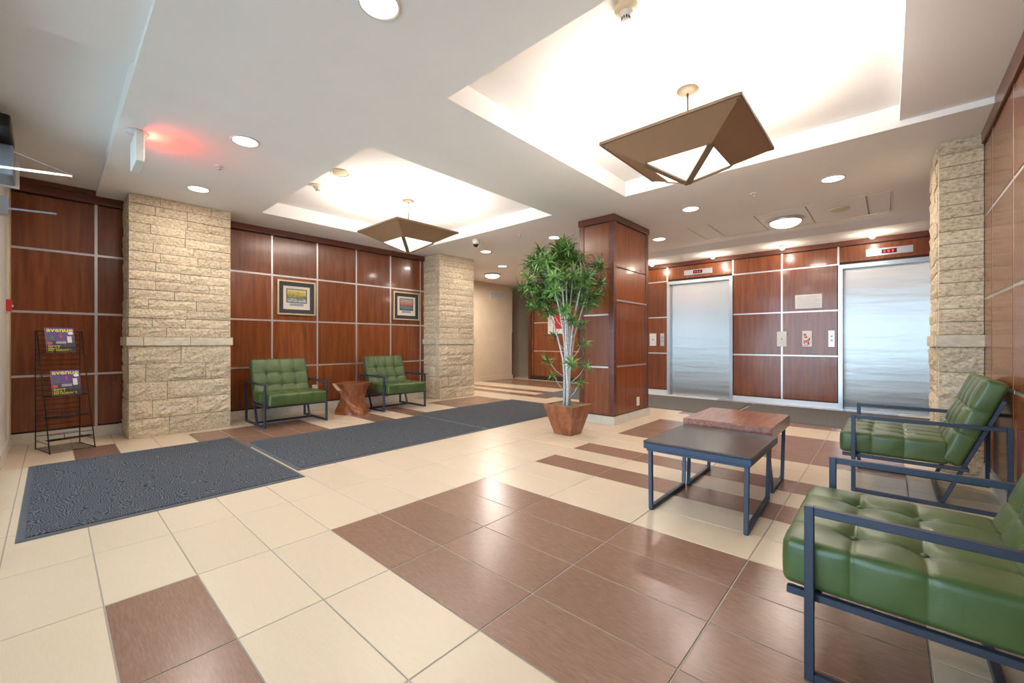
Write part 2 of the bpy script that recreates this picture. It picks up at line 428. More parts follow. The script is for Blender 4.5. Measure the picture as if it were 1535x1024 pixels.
# ------------------------------------------------------------------ ceiling with two coffers
ceil = sroot('ceiling', (0, 0, S))
CX0, CX1 = 1.785, 4.335
C1Y0, C1Y1 = -0.065, 2.20
C2Y0, C2Y1 = 3.22, 5.88
XS = 0.335          # step to the entrance ceiling
TOP = 3.05
ZB = S + 0.045      # strip beside the right wall
def slab(name, x0, x1, y0, y1, z): return bx(name, x0, x1, y0, y1, z, TOP, 'ceiling', ceil)
slab('soffit', XS, CX0, YR - 0.2, YL + 0.2, S)
slab('soffit', CX0, CX1, C1Y1, C2Y0, S)
slab('soffit', CX0, CX1, C2Y1, YL + 0.2, S)
slab('soffit', CX1, 7.32, YR - 0.2, -0.03, S)
slab('soffit', CX1, 6.10, -0.03, 9.2, S)
slab('soffit', 6.10, 7.32, 2.15, 9.2, S)
slab('soffit', 7.05, 7.32, -0.03, 2.15, S)
slab('soffit', 7.32, 11.2, 4.25, 9.2, S)
slab('side_soffit', CX0, CX1, YR - 0.2, C1Y0, ZB)
slab('entrance_soffit', XW - 0.2, XS, YR - 0.2, 3.38, S + 0.045)
mk('entrance_recess', [(XW - 0.2, 3.38, S + 0.15), (XS, 3.38, S + 0.15), (XS, YL + 0.2, S + 0.05), (XW - 0.2, YL + 0.2, S + 0.05),
                       (XW - 0.2, 3.38, TOP), (XS, 3.38, TOP), (XS, YL + 0.2, TOP), (XW - 0.2, YL + 0.2, TOP)],
   [(0, 3, 2, 1), (4, 5, 6, 7), (0, 1, 5, 4), (1, 2, 6, 5), (2, 3, 7, 6), (3, 0, 4, 7)], 'ceiling', ceil)
for (y0, y1) in ((C1Y0, C1Y1), (C2Y0, C2Y1)):
    bx('coffer_panel', CX0, CX1, y0, y1, COF, TOP, 'ceiling', ceil)
# sloping bulkhead in front of the elevators
mk('bulkhead', [(7.32, YR - 0.2, S), (7.58, YR - 0.2, 2.635), (XE + 0.2, YR - 0.2, 2.645), (XE + 0.2, YR - 0.2, TOP), (7.32, YR - 0.2, TOP),
                (7.32, 4.25, S), (7.58, 4.25, 2.635), (XE + 0.2, 4.25, 2.645), (XE + 0.2, 4.25, TOP), (7.32, 4.25, TOP)],
   [(0, 1, 2, 3, 4), (9, 8, 7, 6, 5), (0, 5, 6, 1), (1, 6, 7, 2), (2, 7, 8, 3), (3, 8, 9, 4), (4, 9, 5, 0)], 'ceiling', ceil)
# inset ceiling tiles of the elevator lobby
bx('recess_back', 6.10, 7.05, -0.03, 2.15, S + 0.03, TOP, 'ceiling', ceil)
ys = [-0.03, 0.18, 0.743, 1.30, 1.87, 2.15]
for a, b in zip(ys[:-1], ys[1:]):
    bevel(bx('ceiling_tile', 6.11, 7.04, a + 0.007, b - 0.007, S + 0.0, S + 0.032, 'ceiling', ceil), 0.003, 1)
MB().box(6.094, 6.106, -0.03, 2.15, S - 0.003, S + 0.03).box(7.044, 7.056, -0.03, 2.15, S - 0.003, S + 0.03).box(6.10, 7.05, -0.036, -0.026, S - 0.003, S + 0.03).box(6.10, 7.05, 2.146, 2.156, S - 0.003, S + 0.03).build('tile_frame', 'cream_plastic', ceil)

# ------------------------------------------------------------------ panelled walls
PT = 0.016; GAP = 0.012
def panel_wall(name, axis, face, sgn, lo, hi, cols, rows, ztop, skip=(), thick=0.18, strip_w=0.024, mat='wood', label=None):
    """a wall of wood panels with metal strips in the joints; axis 'y' = wall plane Y=face, axis 'x' = plane X=face;
    sgn = direction (into the room) the panels face; cols = joint positions along the wall, rows = joint heights"""
    r = sroot(name, (0, 0, 0), label)
    def B(nm, u0, u1, z0, z1, d0, d1, mt):
        a, b = sorted((face + sgn * d0, face + sgn * d1))
        return bx(nm, u0, u1, a, b, z0, z1, mt, r) if axis == 'y' else bx(nm, a, b, u0, u1, z0, z1, mt, r)
    us = [lo] + [c for c in sorted(cols) if lo < c < hi] + [hi]
    zs = list(rows)
    back = B
    for k, (u0, u1) in enumerate(zip(us[:-1], us[1:])):
        for q, (z0, z1) in enumerate(zip(zs[:-1], zs[1:])):
            if (k, q) in skip: continue
            B('wall_core', u0, u1, z0, z1, -thick, -PT, 'groove') if False else None
            bevel(B('panel', u0 + GAP, u1 - GAP, z0 + GAP, z1 - GAP, -PT, 0.0, mat), 0.0025, 1)
    return r, B, us, zs

# picture wall (left)
ROWL = [0.12, 0.706, 1.376, 2.035, 2.61]
COLL = [0.338, 0.582, 1.50, 2.145, 2.79, 3.433, 4.08, 4.719]
wl, B, us, zs = panel_wall('wall_left', 'y', YL, -1, XW, 5.05, COLL, ROWL, S)
bx('wall_core', XW - 0.2, 5.66, YL + PT, 8.17, 0, TOP, 'groove', wl)
for c in COLL:
    if c in (0.582, 1.50): continue
    bx('metal_strip', c - 0.0125, c + 0.0125, YL + 0.003, YL + PT, 0.10, 2.61, 'strip', wl)
for z in ROWL[1:-1]:
    bx('metal_strip', XW, 0.582, YL + 0.0025, YL + PT, z - 0.0115, z + 0.0115, 'strip', wl)
    bx('metal_strip', 1.50, 5.05, YL + 0.0025, YL + PT, z - 0.0115, z + 0.0115, 'strip', wl)
def crown(name, x0, x1, y0, y1, z0, z1):
    o = struct(bx(name, x0, x1, y0, y1, z0, z1, 'wood_crown')); bevel(o, 0.006, 2); return o
crown('trim_1', XW, 0.60, YL - 0.035, YL + PT, 2.61, S)
crown('trim_2', 1.48, 5.05, YL - 0.035, YL + PT, 2.61, S)
bx('crown_raised', XW, XS, YL - 0.035, YL + PT, S, S + 0.065, 'wood_crown', wl)
o = MB().box(XW, 0.60, YL - 0.012, YL + PT, 0, 0.115).box(1.45, 5.05, YL - 0.012, YL + PT, 0, 0.115).build('baseboard_left', 'base_stone'); struct(o)

# right wall
ROWR = [0.12, 0.76, 1.40, 2.045, 2.61]
COLR = [4.58 - 0.69 * k for k in range(-5, 7)]
wr, B, us, zs = panel_wall('wall_right', 'y', YR, 1, XW, XE - 0.03, sorted(COLR), ROWR, S)
bx('wall_core', XW - 0.2, XE + 0.3, YR - 0.3, YR - PT, 0, TOP, 'groove', wr)
for c in COLR:
    bx('metal_strip', c - 0.0125, c + 0.0125, YR - PT, YR - 0.002, 0.10, 2.61, 'strip', wr)
for z in ROWR[1:-1]:
    bx('metal_strip', XW, XE - 0.03, YR - PT, YR - 0.003, z - 0.010, z + 0.010, 'strip', wr)
crown('trim_3', XW, 4.89, YR - PT, YR + 0.018, 2.61, ZB)
struct(bx('baseboard_right', XW, 4.92, YR - PT, YR + 0.012, 0, 0.115, 'base_stone'))

# elevator wall
ROWE = [0.095, 0.835, 1.565, 2.29, 2.565]
D1 = (2.105, 3.315); D2 = (-0.62, 0.585); DH = 2.275
we = sroot('wall_elevator', (XE, 0, 0))
core = MB()
core.box(XE + PT, XE + 0.55, 3.315, 4.25, 0, TOP).box(XE + PT, XE + 0.55, 0.585, 2.105, 0, TOP).box(XE + PT, XE + 0.55, 2.105, 3.315, DH, TOP)
core.box(XE + PT, XE + 0.55, -0.62, 0.585, DH, TOP).box(XE + PT, XE + 0.55, -0.9, -0.62, 0, TOP)
core.build('wall_core', 'groove', we)
def epanel(y0, y1, z0, z1): bevel(bx('panel', XE, XE + PT, y0 + GAP, y1 - GAP, z0 + GAP, z1 - GAP, 'wood', we), 0.0025, 1)
for (y0, y1) in ((3.315, 4.25), (1.345, 2.105), (0.585, 1.345)):
    for z0, z1 in zip(ROWE[:-1], ROWE[1:]): epanel(y0, y1, z0, z1)
    for z in ROWE[1:-1]: bx('metal_strip', XE + 0.003, XE + PT, y0, y1, z - 0.0115, z + 0.0115, 'strip', we)
for (y0, y1) in (D1, D2): epanel(y0, y1, ROWE[3] + 0.01, ROWE[4])
for y in (3.315, 2.105, 1.345, 0.585):
    bx('metal_strip', XE + 0.002, XE + PT, y - 0.0125, y + 0.0125, 0.08 if y == 1.345 else 2.28, 2.565, 'strip', we)
crown('trim_4', XE - 0.03, XE + PT, -0.62, 4.25, 2.565, 2.645)
o = MB().box(XE - 0.012, XE + PT, 3.315, 4.25, 0, 0.09).box(XE - 0.012, XE + PT, 0.585, 2.105, 0, 0.09).build('baseboard_elevator', 'base_metal'); struct(o)

def elevator(name, y0, y1, label):
    r = sroot(name, (XE, (y0 + y1) / 2, 0), label)
    fw = 0.055
    MB().box(XE - 0.02, XE + 0.14, y1 - fw, y1, 0, DH).build('jamb', 'chrome', r)
    MB().box(XE - 0.02, XE + 0.14, y0, y0 + fw, 0, DH).build('jamb', 'chrome', r)
    MB().box(XE - 0.02, XE + 0.14, y0 + fw, y1 - fw, DH - 0.06, DH).build('header', 'chrome', r)
    bevel(MB().box(XE + 0.10, XE + 0.145, y0 + fw, y1 - fw, 0.012, DH - 0.06).build('door_leaf', 'steel', r), 0.003, 1)
    MB().box(XE + 0.0, XE + 0.14, y0 + fw, y1 - fw, 0.0005, 0.010).build('sill', 'chrome', r)
    MB().box(XE + 0.145, XE + 0.25, y0, y1, 0, DH).build('shaft_backing', 'groove', r)
    return r
e1 = elevator('door_1', *D1, 'brushed steel elevator door beside the wooden column')
e2 = elevator('door_2', *D2, 'brushed steel elevator door beside the stone pillar')
# floor number plate on the jamb of the first elevator
p = bx('floor_plate', XE + 0.012, XE + 0.055, 3.315 - 0.055 - 0.004, 3.315 - 0.055, 1.56, 1.66, 'white_plastic', e1)
for z in (1.588, 1.628): bx('floor_digit', XE + 0.024, XE + 0.043, 3.315 - 0.0605, 3.315 - 0.059, z - 0.011, z + 0.011, 'black_ink', p)

# corridor beyond the picture wall
wc = sroot('wall_corridor', (0, 0, 0))
bx('plaster', 5.3, 9.05, 8.17, 9.3, 0, TOP, 'cream_wall', wc)
bx('plaster', 9.05, 11.2, 8.62, 9.3, 0, TOP, 'cream_wall', wc)
bx('plaster', 11.0, 11.2, 4.2, 8.62, 0, TOP, 'cream_wall', wc)
bx('corner_guard', 9.035, 9.055, 8.15, 8.19, 0.12, 1.35, 'wood_dark', wc)
struct(MB().box(5.66, 9.062, 8.155, 8.17, 0, 0.12).box(9.05, 11.0, 8.605, 8.62, 0, 0.12).build('baseboard_corridor', 'cream_wall'))
ww, B, us, zs = panel_wall('wall_lobby_back', 'x', 9.2, -1, 4.25, 7.62, [7.48, 5.96, 4.6], [0.10, 0.81, 1.605, 2.61], S)
bx('wall_core', 9.2 + PT, 11.0, 4.25, 7.60, 0, TOP, 'groove', ww)
bx('end_post', 9.17, 9.32, 7.56, 7.66, 0, S, 'wood_dark', ww)
for z in (0.81, 1.605): bx('metal_strip', 9.203, 9.2 + PT, 4.25, 7.48, z - 0.012, z + 0.012, 'strip', ww)
struct(bx('wall_return', XE + PT, 9.2 + PT, 4.10, 4.25, 0, TOP, 'wood'))

# ------------------------------------------------------------------ entrance wall with glazed doors
wen = sroot('wall_entrance', (XW, 0, 0))
bx('plaster', XW - 0.16, XW, 5.45, YL + 0.2, 0, TOP, 'white_trim', wen)
bx('plaster', XW - 0.16, XW, YR - 0.2, -0.10, 0, TOP, 'white_trim', wen)
bx('plaster', XW - 0.16, XW, -0.10, 5.45, 2.62, TOP, 'white_trim', wen)
MB().box(XW, XW + 0.016, 6.35, YL - 0.015, 0.0, 2.70).build('casing', 'cream_plastic', wen)
struct(bx('baseboard_entrance', XW, XW + 0.012, 5.45, 6.35, 0, 0.115, 'base_stone'))
fr = MB()
for y in (-0.1, 1.0, 2.1, 3.2, 4.3, 5.4): fr.box(XW - 0.10, XW - 0.02, y, y + 0.05, 0, 2.62)
for (y0, y1) in ((-0.05, 1.0), (1.05, 2.1), (2.15, 3.2), (3.25, 4.3), (4.35, 5.4)):
    for z in (0.0, 2.2, 2.57): fr.box(XW - 0.10, XW - 0.02, y0, y1, z, z + 0.05)
win = sroot('window_1', (XW, 0, 0))
fr.build('frame', 'grey_metal', win)
for (y0, y1) in ((-0.05, 1.0), (1.05, 2.1), (2.15, 3.2), (3.25, 4.3), (4.35, 5.4)):
    for (z0, z1) in ((0.05, 2.2), (2.25, 2.57)): bx('pane', XW - 0.064, XW - 0.056, y0, y1, z0, z1, 'glass', win)
struct(bx('ground', -14, XW - 0.16, -10, 16, -0.1, -0.02, 'base_stone'))
prt = area_light('daylight_portal', (XW - 0.12, 2.675, 1.31), 5.4, 1, (1, 1, 1), shape='RECTANGLE', size_y=2.5)
prt.rotation_euler = (0, -PI / 2, 0); prt.data.size = 2.5; prt.data.size_y = 5.4
prt.data.cycles.is_portal = True

# ------------------------------------------------------------------ stone pillars of split-face blocks
def brick(name, ax, face, sgn, u0, u1, z0, z1, depth, rough, mat, parent):
    """one block: its outer face lies on the plane 'face' (axis ax, looking along sgn); u = the other horizontal axis"""
    J = 0.0022
    u0 += J; u1 -= J; z0 += J; z1 -= J
    nu = max(3, min(9, int((u1 - u0) / 0.055))); nz = 3 if z1 - z0 < 0.15 else 5
    v = []; f = []
    sd = random.uniform(0, 90)
    for a in range(nz + 1):
        for b in range(nu + 1):
            eu = b in (0, nu); ez = a in (0, nz)
            uu = u0 + (u1 - u0) * b / nu; zz = z0 + (z1 - z0) * a / nz
            n1 = mnoise.noise(Vector((uu * 9 + sd, zz * 16, sd)))
            off = rough * (0.35 + 0.45 * random.random() + 0.75 * n1)
            if not ez: zz += random.uniform(-0.12, 0.12) * (z1 - z0) / nz
            if not eu: uu += random.uniform(-0.15, 0.15) * (u1 - u0) / nu
            if ez or eu: off *= 0.28
            p = face + sgn * off
            v.append((p, uu, zz) if ax == 'x' else (uu, p, zz))
    W = nu + 1
    flip = (ax == 'x') == (sgn > 0)
    for a in range(nz):
        for b in range(nu):
            q = (a * W + b, a * W + b + 1, (a + 1) * W + b + 1, (a + 1) * W + b)
            f.append(q if flip else q[::-1])
    n = len(v)
    bk = face - sgn * depth
    for (uu, zz) in ((u0, z0), (u1, z0), (u1, z1), (u0, z1)): v.append((bk, uu, zz) if ax == 'x' else (uu, bk, zz))
    ring = [[b for b in range(W)], [a * W + nu for a in range(nz + 1)], [nz * W + b for b in range(nu, -1, -1)], [a * W for a in range(nz, -1, -1)]]
    for k, rg in enumerate(ring):
        q = tuple(rg) + (n + (k + 1) % 4, n + k)
        f.append(q[::-1] if flip else q)
    q = (n, n + 1, n + 2, n + 3); f.append(q[::-1] if flip else q)
    return mk(name, v, f, mat, parent)
def stone_pillar(label, x0, x1, y0, y1, faces):
    """faces: list of (axis, sgn); blocks 0.12 deep around a mortar core"""
    r = thing('stone_pillar', label, 'pillar', ((x0 + x1) / 2, (y0 + y1) / 2, 0))
    D = 0.10; q = 0.006
    bx('core', x0 + 0.02, x1 - 0.02, y0 + 0.02, y1 - 0.02, 0, S, 'mortar', r)
    courses = [(0.204 * k, 0.204 * (k + 1)) for k in range(5)] + [(1.02, 1.12)]
    z = 1.12; h = (S - 1.12) / 15
    courses += [(z + h * k, z + h * (k + 1)) for k in range(15)]
    for ci, (z0, z1) in enumerate(courses):
        band = ci == 5
        for fi, (ax, sgn) in enumerate(faces):
            if ax == 'y': face = y0 if sgn < 0 else y1; a, b = x0, x1
            else: face = x0 if sgn < 0 else x1; a, b = y0, y1
            if fi > 0:                      # secondary face butts against the first face's blocks
                p_ax, p_s = faces[0]
                if p_s < 0: a += D
                else: b -= D
            cuts = [a]
            lo, hi = (0.26, 0.52) if ci >= 5 else (0.30, 0.60)
            while b - cuts[-1] > hi + 0.1: cuts.append(cuts[-1] + random.uniform(lo, hi) * (0.45 if len(cuts) == 1 and ci % 2 else 1))
            cuts.append(b)
            for c0, c1 in zip(cuts[:-1], cuts[1:]):
                fc = face + sgn * (0.028 if band else random.uniform(-0.004, 0.007))
                e0 = 0.02 if band and c0 == a and fi == 0 else 0; e1 = 0.02 if band and c1 == b and fi == 0 else 0
                brick('stone_block', ax, fc, sgn, c0 - e0, c1 + e1, z0, z1, D + 0.02, 0.003 if band else (0.016 if ci > 5 else 0.024),
                      'stone_smooth' if band else 'stone', r)
    return r
stone_pillar('split-face limestone pillar beside the wire magazine rack', 0.565, 1.515, 6.15, YL + 0.01, [('y', -1), ('x', -1), ('x', 1)])
stone_pillar('split-face limestone pillar at the corner of the cream corridor', 4.80, 5.665, 6.15, YL + 0.01, [('y', -1), ('x', -1), ('x', 1)])
stone_pillar('split-face limestone pillar between the right wall and elevator', 4.91, 5.75, YR, -0.31, [('x', -1), ('y', 1)])

# ------------------------------------------------------------------ wooden column
KX0, KX1, KY0, KY1 = 4.80, 5.83, 2.59, 3.11
col = thing('wooden_column', 'square cherry wood column with metal strips behind the potted plant', 'column', ((KX0 + KX1) / 2, (KY0 + KY1) / 2, 0))
q = 0.018
bx('core', KX0 + q, KX1 - q, KY0 + q, KY1 - q, 0.1, S, 'groove', col)
MB().box(KX0 - 0.012, KX1 + 0.012, KY0 - 0.012, KY1 + 0.012, 0, 0.105).build('base', 'base_stone', col)
for (x, y, sx, sy) in ((KX0, KY0, 1, 1), (KX1, KY0, -1, 1), (KX0, KY1, 1, -1), (KX1, KY1, -1, -1)):
    xa, xb = sorted((x, x + sx * 0.075)); ya, yb = sorted((y, y + sy * 0.075))
    bevel(bx('corner_post', xa, xb, ya, yb, 0.105, 2.615, 'wood_crown', col), 0.004, 2)
bevel(bx('top_rail', KX0 - 0.012, KX1 + 0.012, KY0 - 0.012, KY1 + 0.012, 2.615, S, 'wood_crown', col), 0.008, 2)
rin = 0.008
for sx, xf in ((-1, KX0), (1, KX1)):
    zs = [0.11, 0.735, 1.415, 2.61]
    for z0, z1 in zip(zs[:-1], zs[1:]):
        a, b = sorted((xf - sx * rin, xf - sx * 0.03)); bx('panel', a, b, KY0 + 0.077, KY1 - 0.077, z0 + 0.010, z1 - 0.010, 'wood', col)
    for z in zs[1:-1]:
        a, b = sorted((xf + sx * 0.004, xf - sx * 0.03)); bx('metal_strip', a, b, KY0 + 0.077, KY1 - 0.077, z - 0.010, z + 0.010, 'strip', col)
for sy, yf in ((-1, KY0), (1, KY1)):
    zs = [0.11, 0.745, 1.60, 2.03, 2.61]
    for z0, z1 in zip(zs[:-1], zs[1:]):
        a, b = sorted((yf - sy * rin, yf - sy * 0.03)); bx('panel', KX0 + 0.077, KX1 - 0.077, a, b, z0 + 0.008, z1 - 0.008, 'wood', col)
    for z in zs[1:-2]:
        a, b = sorted((yf + sy * 0.004, yf - sy * 0.03)); bx('metal_strip', KX0 + 0.077, KX1 - 0.077, a, b, z - 0.010, z + 0.010, 'strip', col)
def outlet(label, c, n, u, plate='white_plastic'):
    """electrical outlet: plate facing n, horizontal direction u"""
    n = Vector(n); u = Vector(u); r = thing('power_outlet', label, 'outlet', c)
    c = Vector(c)
    def pl(nm, du, dz, wu, hz, d0, d1, mt, par):
        pts = []
        for d in (d0, d1):
            for su, sz in ((-1, -1), (1, -1), (1, 1), (-1, 1)):
                pts.append(c + u * (du + su * wu / 2) + Vector((0, 0, dz + sz * hz / 2)) + n * d)
        return mk(nm, pts, [(0, 1, 2, 3), (7, 6, 5, 4), (0, 4, 5, 1), (1, 5, 6, 2), (2, 6, 7, 3), (3, 7, 4, 0)], mt, par)
    pl('plate', 0, 0, 0.075, 0.118, 0.0, 0.006, plate, r)
    for z in (0.028, -0.028): pl('socket', 0, z, 0.034, 0.030, 0.006, 0.008, 'cream_plastic', r)
outlet('white power outlet low on the wooden column', (5.5, KY0 - 0.001 + rin, 0.235), (0, -1, 0), (1, 0, 0))
outlet('white power outlet on the panelled wall behind the left green chair', (2.745, YL, 0.34), (0, -1, 0), (1, 0, 0))
outlet('grey power outlet low on the cream corridor wall', (7.5, 8.17, 0.32), (0, -1, 0), (1, 0, 0), 'grey_metal')

# ------------------------------------------------------------------ pendants
def pendant(label, cx, cy):
    r = thing('pendant_lamp', label, 'lamp', (cx, cy, 2.2), 'inverted pyramid pendant lamps')
    c = Vector((cx, cy, 0)); hw = 0.45; zr, za = 2.46, 2.20; t = 0.5
    def ringp(s, dz=0): return [Vector((cx + sx * hw * s, cy + sy * hw * s, za + (zr - za) * s + dz)) for sx, sy in ((-1, -1), (1, -1), (1, 1), (-1, 1))]
    o, i = ringp(1.0), ringp(t)
    up = Vector((0, 0, 0.012))
    for k in range(4):
        a, b, d, e = o[k], o[(k + 1) % 4], i[(k + 1) % 4], i[k]
        v = [a, b, d, e, a + up, b + up, d + up, e + up]
        mk('metal_panel', v, [(0, 3, 2, 1), (4, 5, 6, 7), (0, 1, 5, 4), (1, 2, 6, 5), (2, 3, 7, 6), (3, 0, 4, 7)], 'bronze', r)
        ap = Vector((cx, cy, za + 0.004))
        g = [i[k] + Vector((0, 0, 0.004)), i[(k + 1) % 4] + Vector((0, 0, 0.004)), ap]
        mk('glass_panel', g + [p + Vector((0, 0, 0.006)) for p in g], [(0, 2, 1), (3, 4, 5), (0, 1, 4, 3), (1, 2, 5, 4), (2, 0, 3, 5)], 'opal', r)
        MB().bar(i[k] - up * 0.2, Vector((cx, cy, za - 0.004)), 0.046, 0.012).build('rib', 'bronze_trim', r)
    rim = MB()
    for k in range(4): rim.bar(o[k] + up * 0.5, o[(k + 1) % 4] + up * 0.5, 0.012, 0.020)
    rim.build('rim', 'bronze_trim', r)
    MB().lathe((cx, cy, 0), [(0.075, COF), (0.075, COF - 0.012), (0.03, COF - 0.026), (0.012, COF - 0.03)], 28).build('canopy', 'gold', r, True)
    MB().tube([(cx, cy, COF - 0.02), (cx, cy, 2.42)], 0.008, 10).build('stem', 'gold', r, True)
    MB().lathe((cx, cy, 0), [(0.010, 2.57), (0.03, 2.545), (0.024, 2.53), (0.01, 2.52)], 16).build('stem_collar', 'gold', r, True)
    cross = MB()
    zc = Vector((0, 0, 0.004)); q_ = ringp(0.96)
    cross.bar(q_[0] + zc, q_[2] + zc, 0.016, 0.012).bar(q_[1] + zc, q_[3] + zc, 0.016, 0.012)
    cross.build('cross_brace', 'bronze_trim', r)
    area_light('uplight', (cx, cy, 2.475), 0.72, UP_W, (1.0, 0.90, 0.80), r, down=False, shape='SQUARE')
    return r
pendant('bronze and opal pyramid pendant lamp nearest the coffee tables', 3.06, 1.067)
pendant('bronze and opal pyramid pendant lamp in front of the picture wall', 3.06, 4.55)

# ------------------------------------------------------------------ recessed downlights, domes, spots
def downlight(label, x, y, z=S):
    r = thing('downlight', label, 'light', (x, y, z - 0.012), 'round recessed ceiling downlights')
    MB().lathe((x, y, z), [(0.092, -0.001), (0.104, -0.0005), (0.104, -0.006), (0.094, -0.009), (0.088, -0.004)], 36).build('trim_ring', 'white_plastic', r, True)
    MB().lathe((x, y, z), [(0.087, -0.0035), (0.087, -0.006), (0.06, -0.0085), (0.001, -0.0095)], 36).build('lens', 'lens', r, True)
    area_light('glow', (x, y, z - 0.014), 0.16, DOWN_W, (1.0, 0.91, 0.82), r)
    return r
downlight('round downlight largest in view at the top of the soffit', 1.065, 1.83)
downlight('round downlight to the right of the red glow on the soffit', 1.06, 3.89)
downlight('round downlight just above the left stone pillar', 1.055, 5.47)
downlight('round downlight above the right green chairs, closest to the right pillar', 5.25, 0.41)
downlight('round downlight between the near pendant and the elevators', 5.27, 1.80)
downlight('round downlight beside the top of the wooden column, elevator side', 6.48, 2.70)
downlight('round downlight above the potted plant', 5.28, 3.87)
downlight('round downlight nearest the security camera dome', 5.27, 5.40)
downlight('small far round downlight in the corridor ceiling', 6.52, 6.17)
def dome_light(label, x, y, z, rr, watts=DOME_W):
    r = thing('dome_light', label, 'light', (x, y, z - 0.12), 'flush dome ceiling lights')
    MB().lathe((x, y, z), [(rr, 0.0), (rr + 0.012, -0.012), (rr + 0.008, -0.03), (rr - 0.01, -0.034)], 40).build('rim', 'chrome', r, True)
    MB().lathe((x, y, z), [((rr - 0.012) * math.cos(a), -0.032 - 0.075 * math.sin(a)) for a in [k * PI / 2 / 8 * 0.995 for k in range(9)]], 40).build('glass_bowl', 'opal', r, True)
    area_light('glow', (x, y, z - 0.115), rr * 1.4, watts, (1.0, 0.90, 0.80), r)
dome_light('frosted dome light on the ceiling before the elevators', 6.58, 1.02, S - 0.001, 0.19)
dome_light('frosted dome light at the end of the cream corridor', 7.12, 7.07, S - 0.001, 0.19, 34.0)
def spot(label, y):
    x = 7.98; z = 2.640
    r = thing('spot_lamp', label, 'light', (x, y, z - 0.08), 'small spot lamps over the elevators')
    MB().lathe((x, y, z), [(0.062, 0), (0.062, -0.006), (0.045, -0.012), (0.040, -0.03), (0.034, -0.034)], 24).build('socket', 'white_plastic', r, True)
    MB().lathe((x, y, z), [(0.030, -0.032), (0.034, -0.05), (0.030, -0.066), (0.014, -0.077), (0.001, -0.079)], 24).build('bulb', 'bulb', r, True)
    d = bpy.data.lights.new('glow', 'POINT'); d.energy = SPOT_W; d.color = (1.0, 0.86, 0.68); d.shadow_soft_size = 0.03
    o = bpy.data.objects.new('glow', d); C.objects.link(o); o.parent = r; o.location = (0, 0, -0.04)
spot('small bare spot lamp beside the wooden column', 3.47)
spot('small bare spot lamp over the left elevator door edge', 2.34)
spot('small bare spot lamp between the two elevators', 1.28)
spot('small bare spot lamp over the right elevator', 0.17)

# ------------------------------------------------------------------ small ceiling fittings
def smoke(label, x, y, z, rr, tall, mat='cream_plastic'):
    r = thing('smoke_detector', label, 'detector', (x, y, z - tall))
    MB().lathe((x, y, z), [(rr, 0), (rr, -0.016), (rr * 0.82, -0.03), (rr * 0.62, -0.034)], 28).build('base', mat, r, True)
    MB().lathe((x, y, z), [(rr * 0.6, -0.030), (rr * 0.56, -tall * 0.62), (rr * 0.34, -tall * 0.72), (rr * 0.34, -tall * 0.95), (rr * 0.22, -tall)], 28).build('sensor_cap', 'white_plastic', r, True)
    for k in range(10):
        a = 2 * PI * k / 10; cx_, cy_ = x + math.cos(a) * rr * 0.345, y + math.sin(a) * rr * 0.345
        MB().box(cx_ - 0.003, cx_ + 0.003, cy_ - 0.003, cy_ + 0.003, z - tall * 0.93, z - tall * 0.76).build('vent_slot', 'black', r)
smoke('cream smoke detector in the near coffer', 2.08, 1.05, COF, 0.062, 0.075)
smoke('small cream smoke detector at the edge of the far coffer', 2.06, 4.88, COF, 0.055, 0.07)
def diffuser(label, x, y, z, rr, mat):
    r = thing('ceiling_speaker', label, 'speaker', (x, y, z - 0.02))
    MB().lathe((x, y, z), [(rr, 0), (rr, -0.008), (rr * 0.86, -0.018), (rr * 0.82, -0.012)], 32).build('rim', mat, r, True)
    MB().lathe((x, y, z), [(rr * 0.81, -0.009), (rr * 0.7, -0.0145), (0.002, -0.016)], 32).build('grille', 'cream_plastic', r, True)
diffuser('round cream ceiling speaker in the far coffer', 2.06, 4.33, COF, 0.10, 'cream_plastic')
diffuser('round beige ceiling speaker in the lobby ceiling tile near the right pillar', 6.50, 0.44, S, 0.10, 'cream_plastic')
def sprinkler(label, x, y, z=S):
    r = thing('sprinkler', label, 'sprinkler', (x, y, z - 0.035))
    MB().lathe((x, y, z), [(0.035, 0), (0.033, -0.005), (0.014, -0.008)], 20).build('escutcheon', 'white_plastic', r, True)
    MB().lathe((x, y, z), [(0.009, -0.006), (0.009, -0.02), (0.004, -0.026), (0.004, -0.03)], 12).build('nozzle', 'chrome', r, True)
    MB().lathe((x, y, z), [(0.004, -0.029), (0.018, -0.031), (0.018, -0.034), (0.003, -0.035)], 12).build('deflector', 'chrome', r, True)
sprinkler('sprinkler head on the soffit beyond the red glow', 1.046, 4.62)
sprinkler('sprinkler head on the soffit below the near pendant', 5.19, 1.10)
sprinkler('sprinkler head on the soffit above the potted plant', 4.79, 4.18)
# dome camera
r = thing('security_camera', 'white dome security camera on the ceiling edge', 'camera', (4.56, 4.90, S - 0.12))
MB().lathe((4.56, 4.90, S), [(0.055, 0), (0.055, -0.05), (0.050, -0.07), (0.043, -0.074)], 28).build('housing', 'white_plastic', r, True)
MB().lathe((4.56, 4.90, S), [(0.044 * math.cos(a), -0.072 - 0.046 * math.sin(a)) for a in [k * PI / 2 / 7 * 0.99 for k in range(8)]], 28).build('dome', 'dark_glass', r, True)
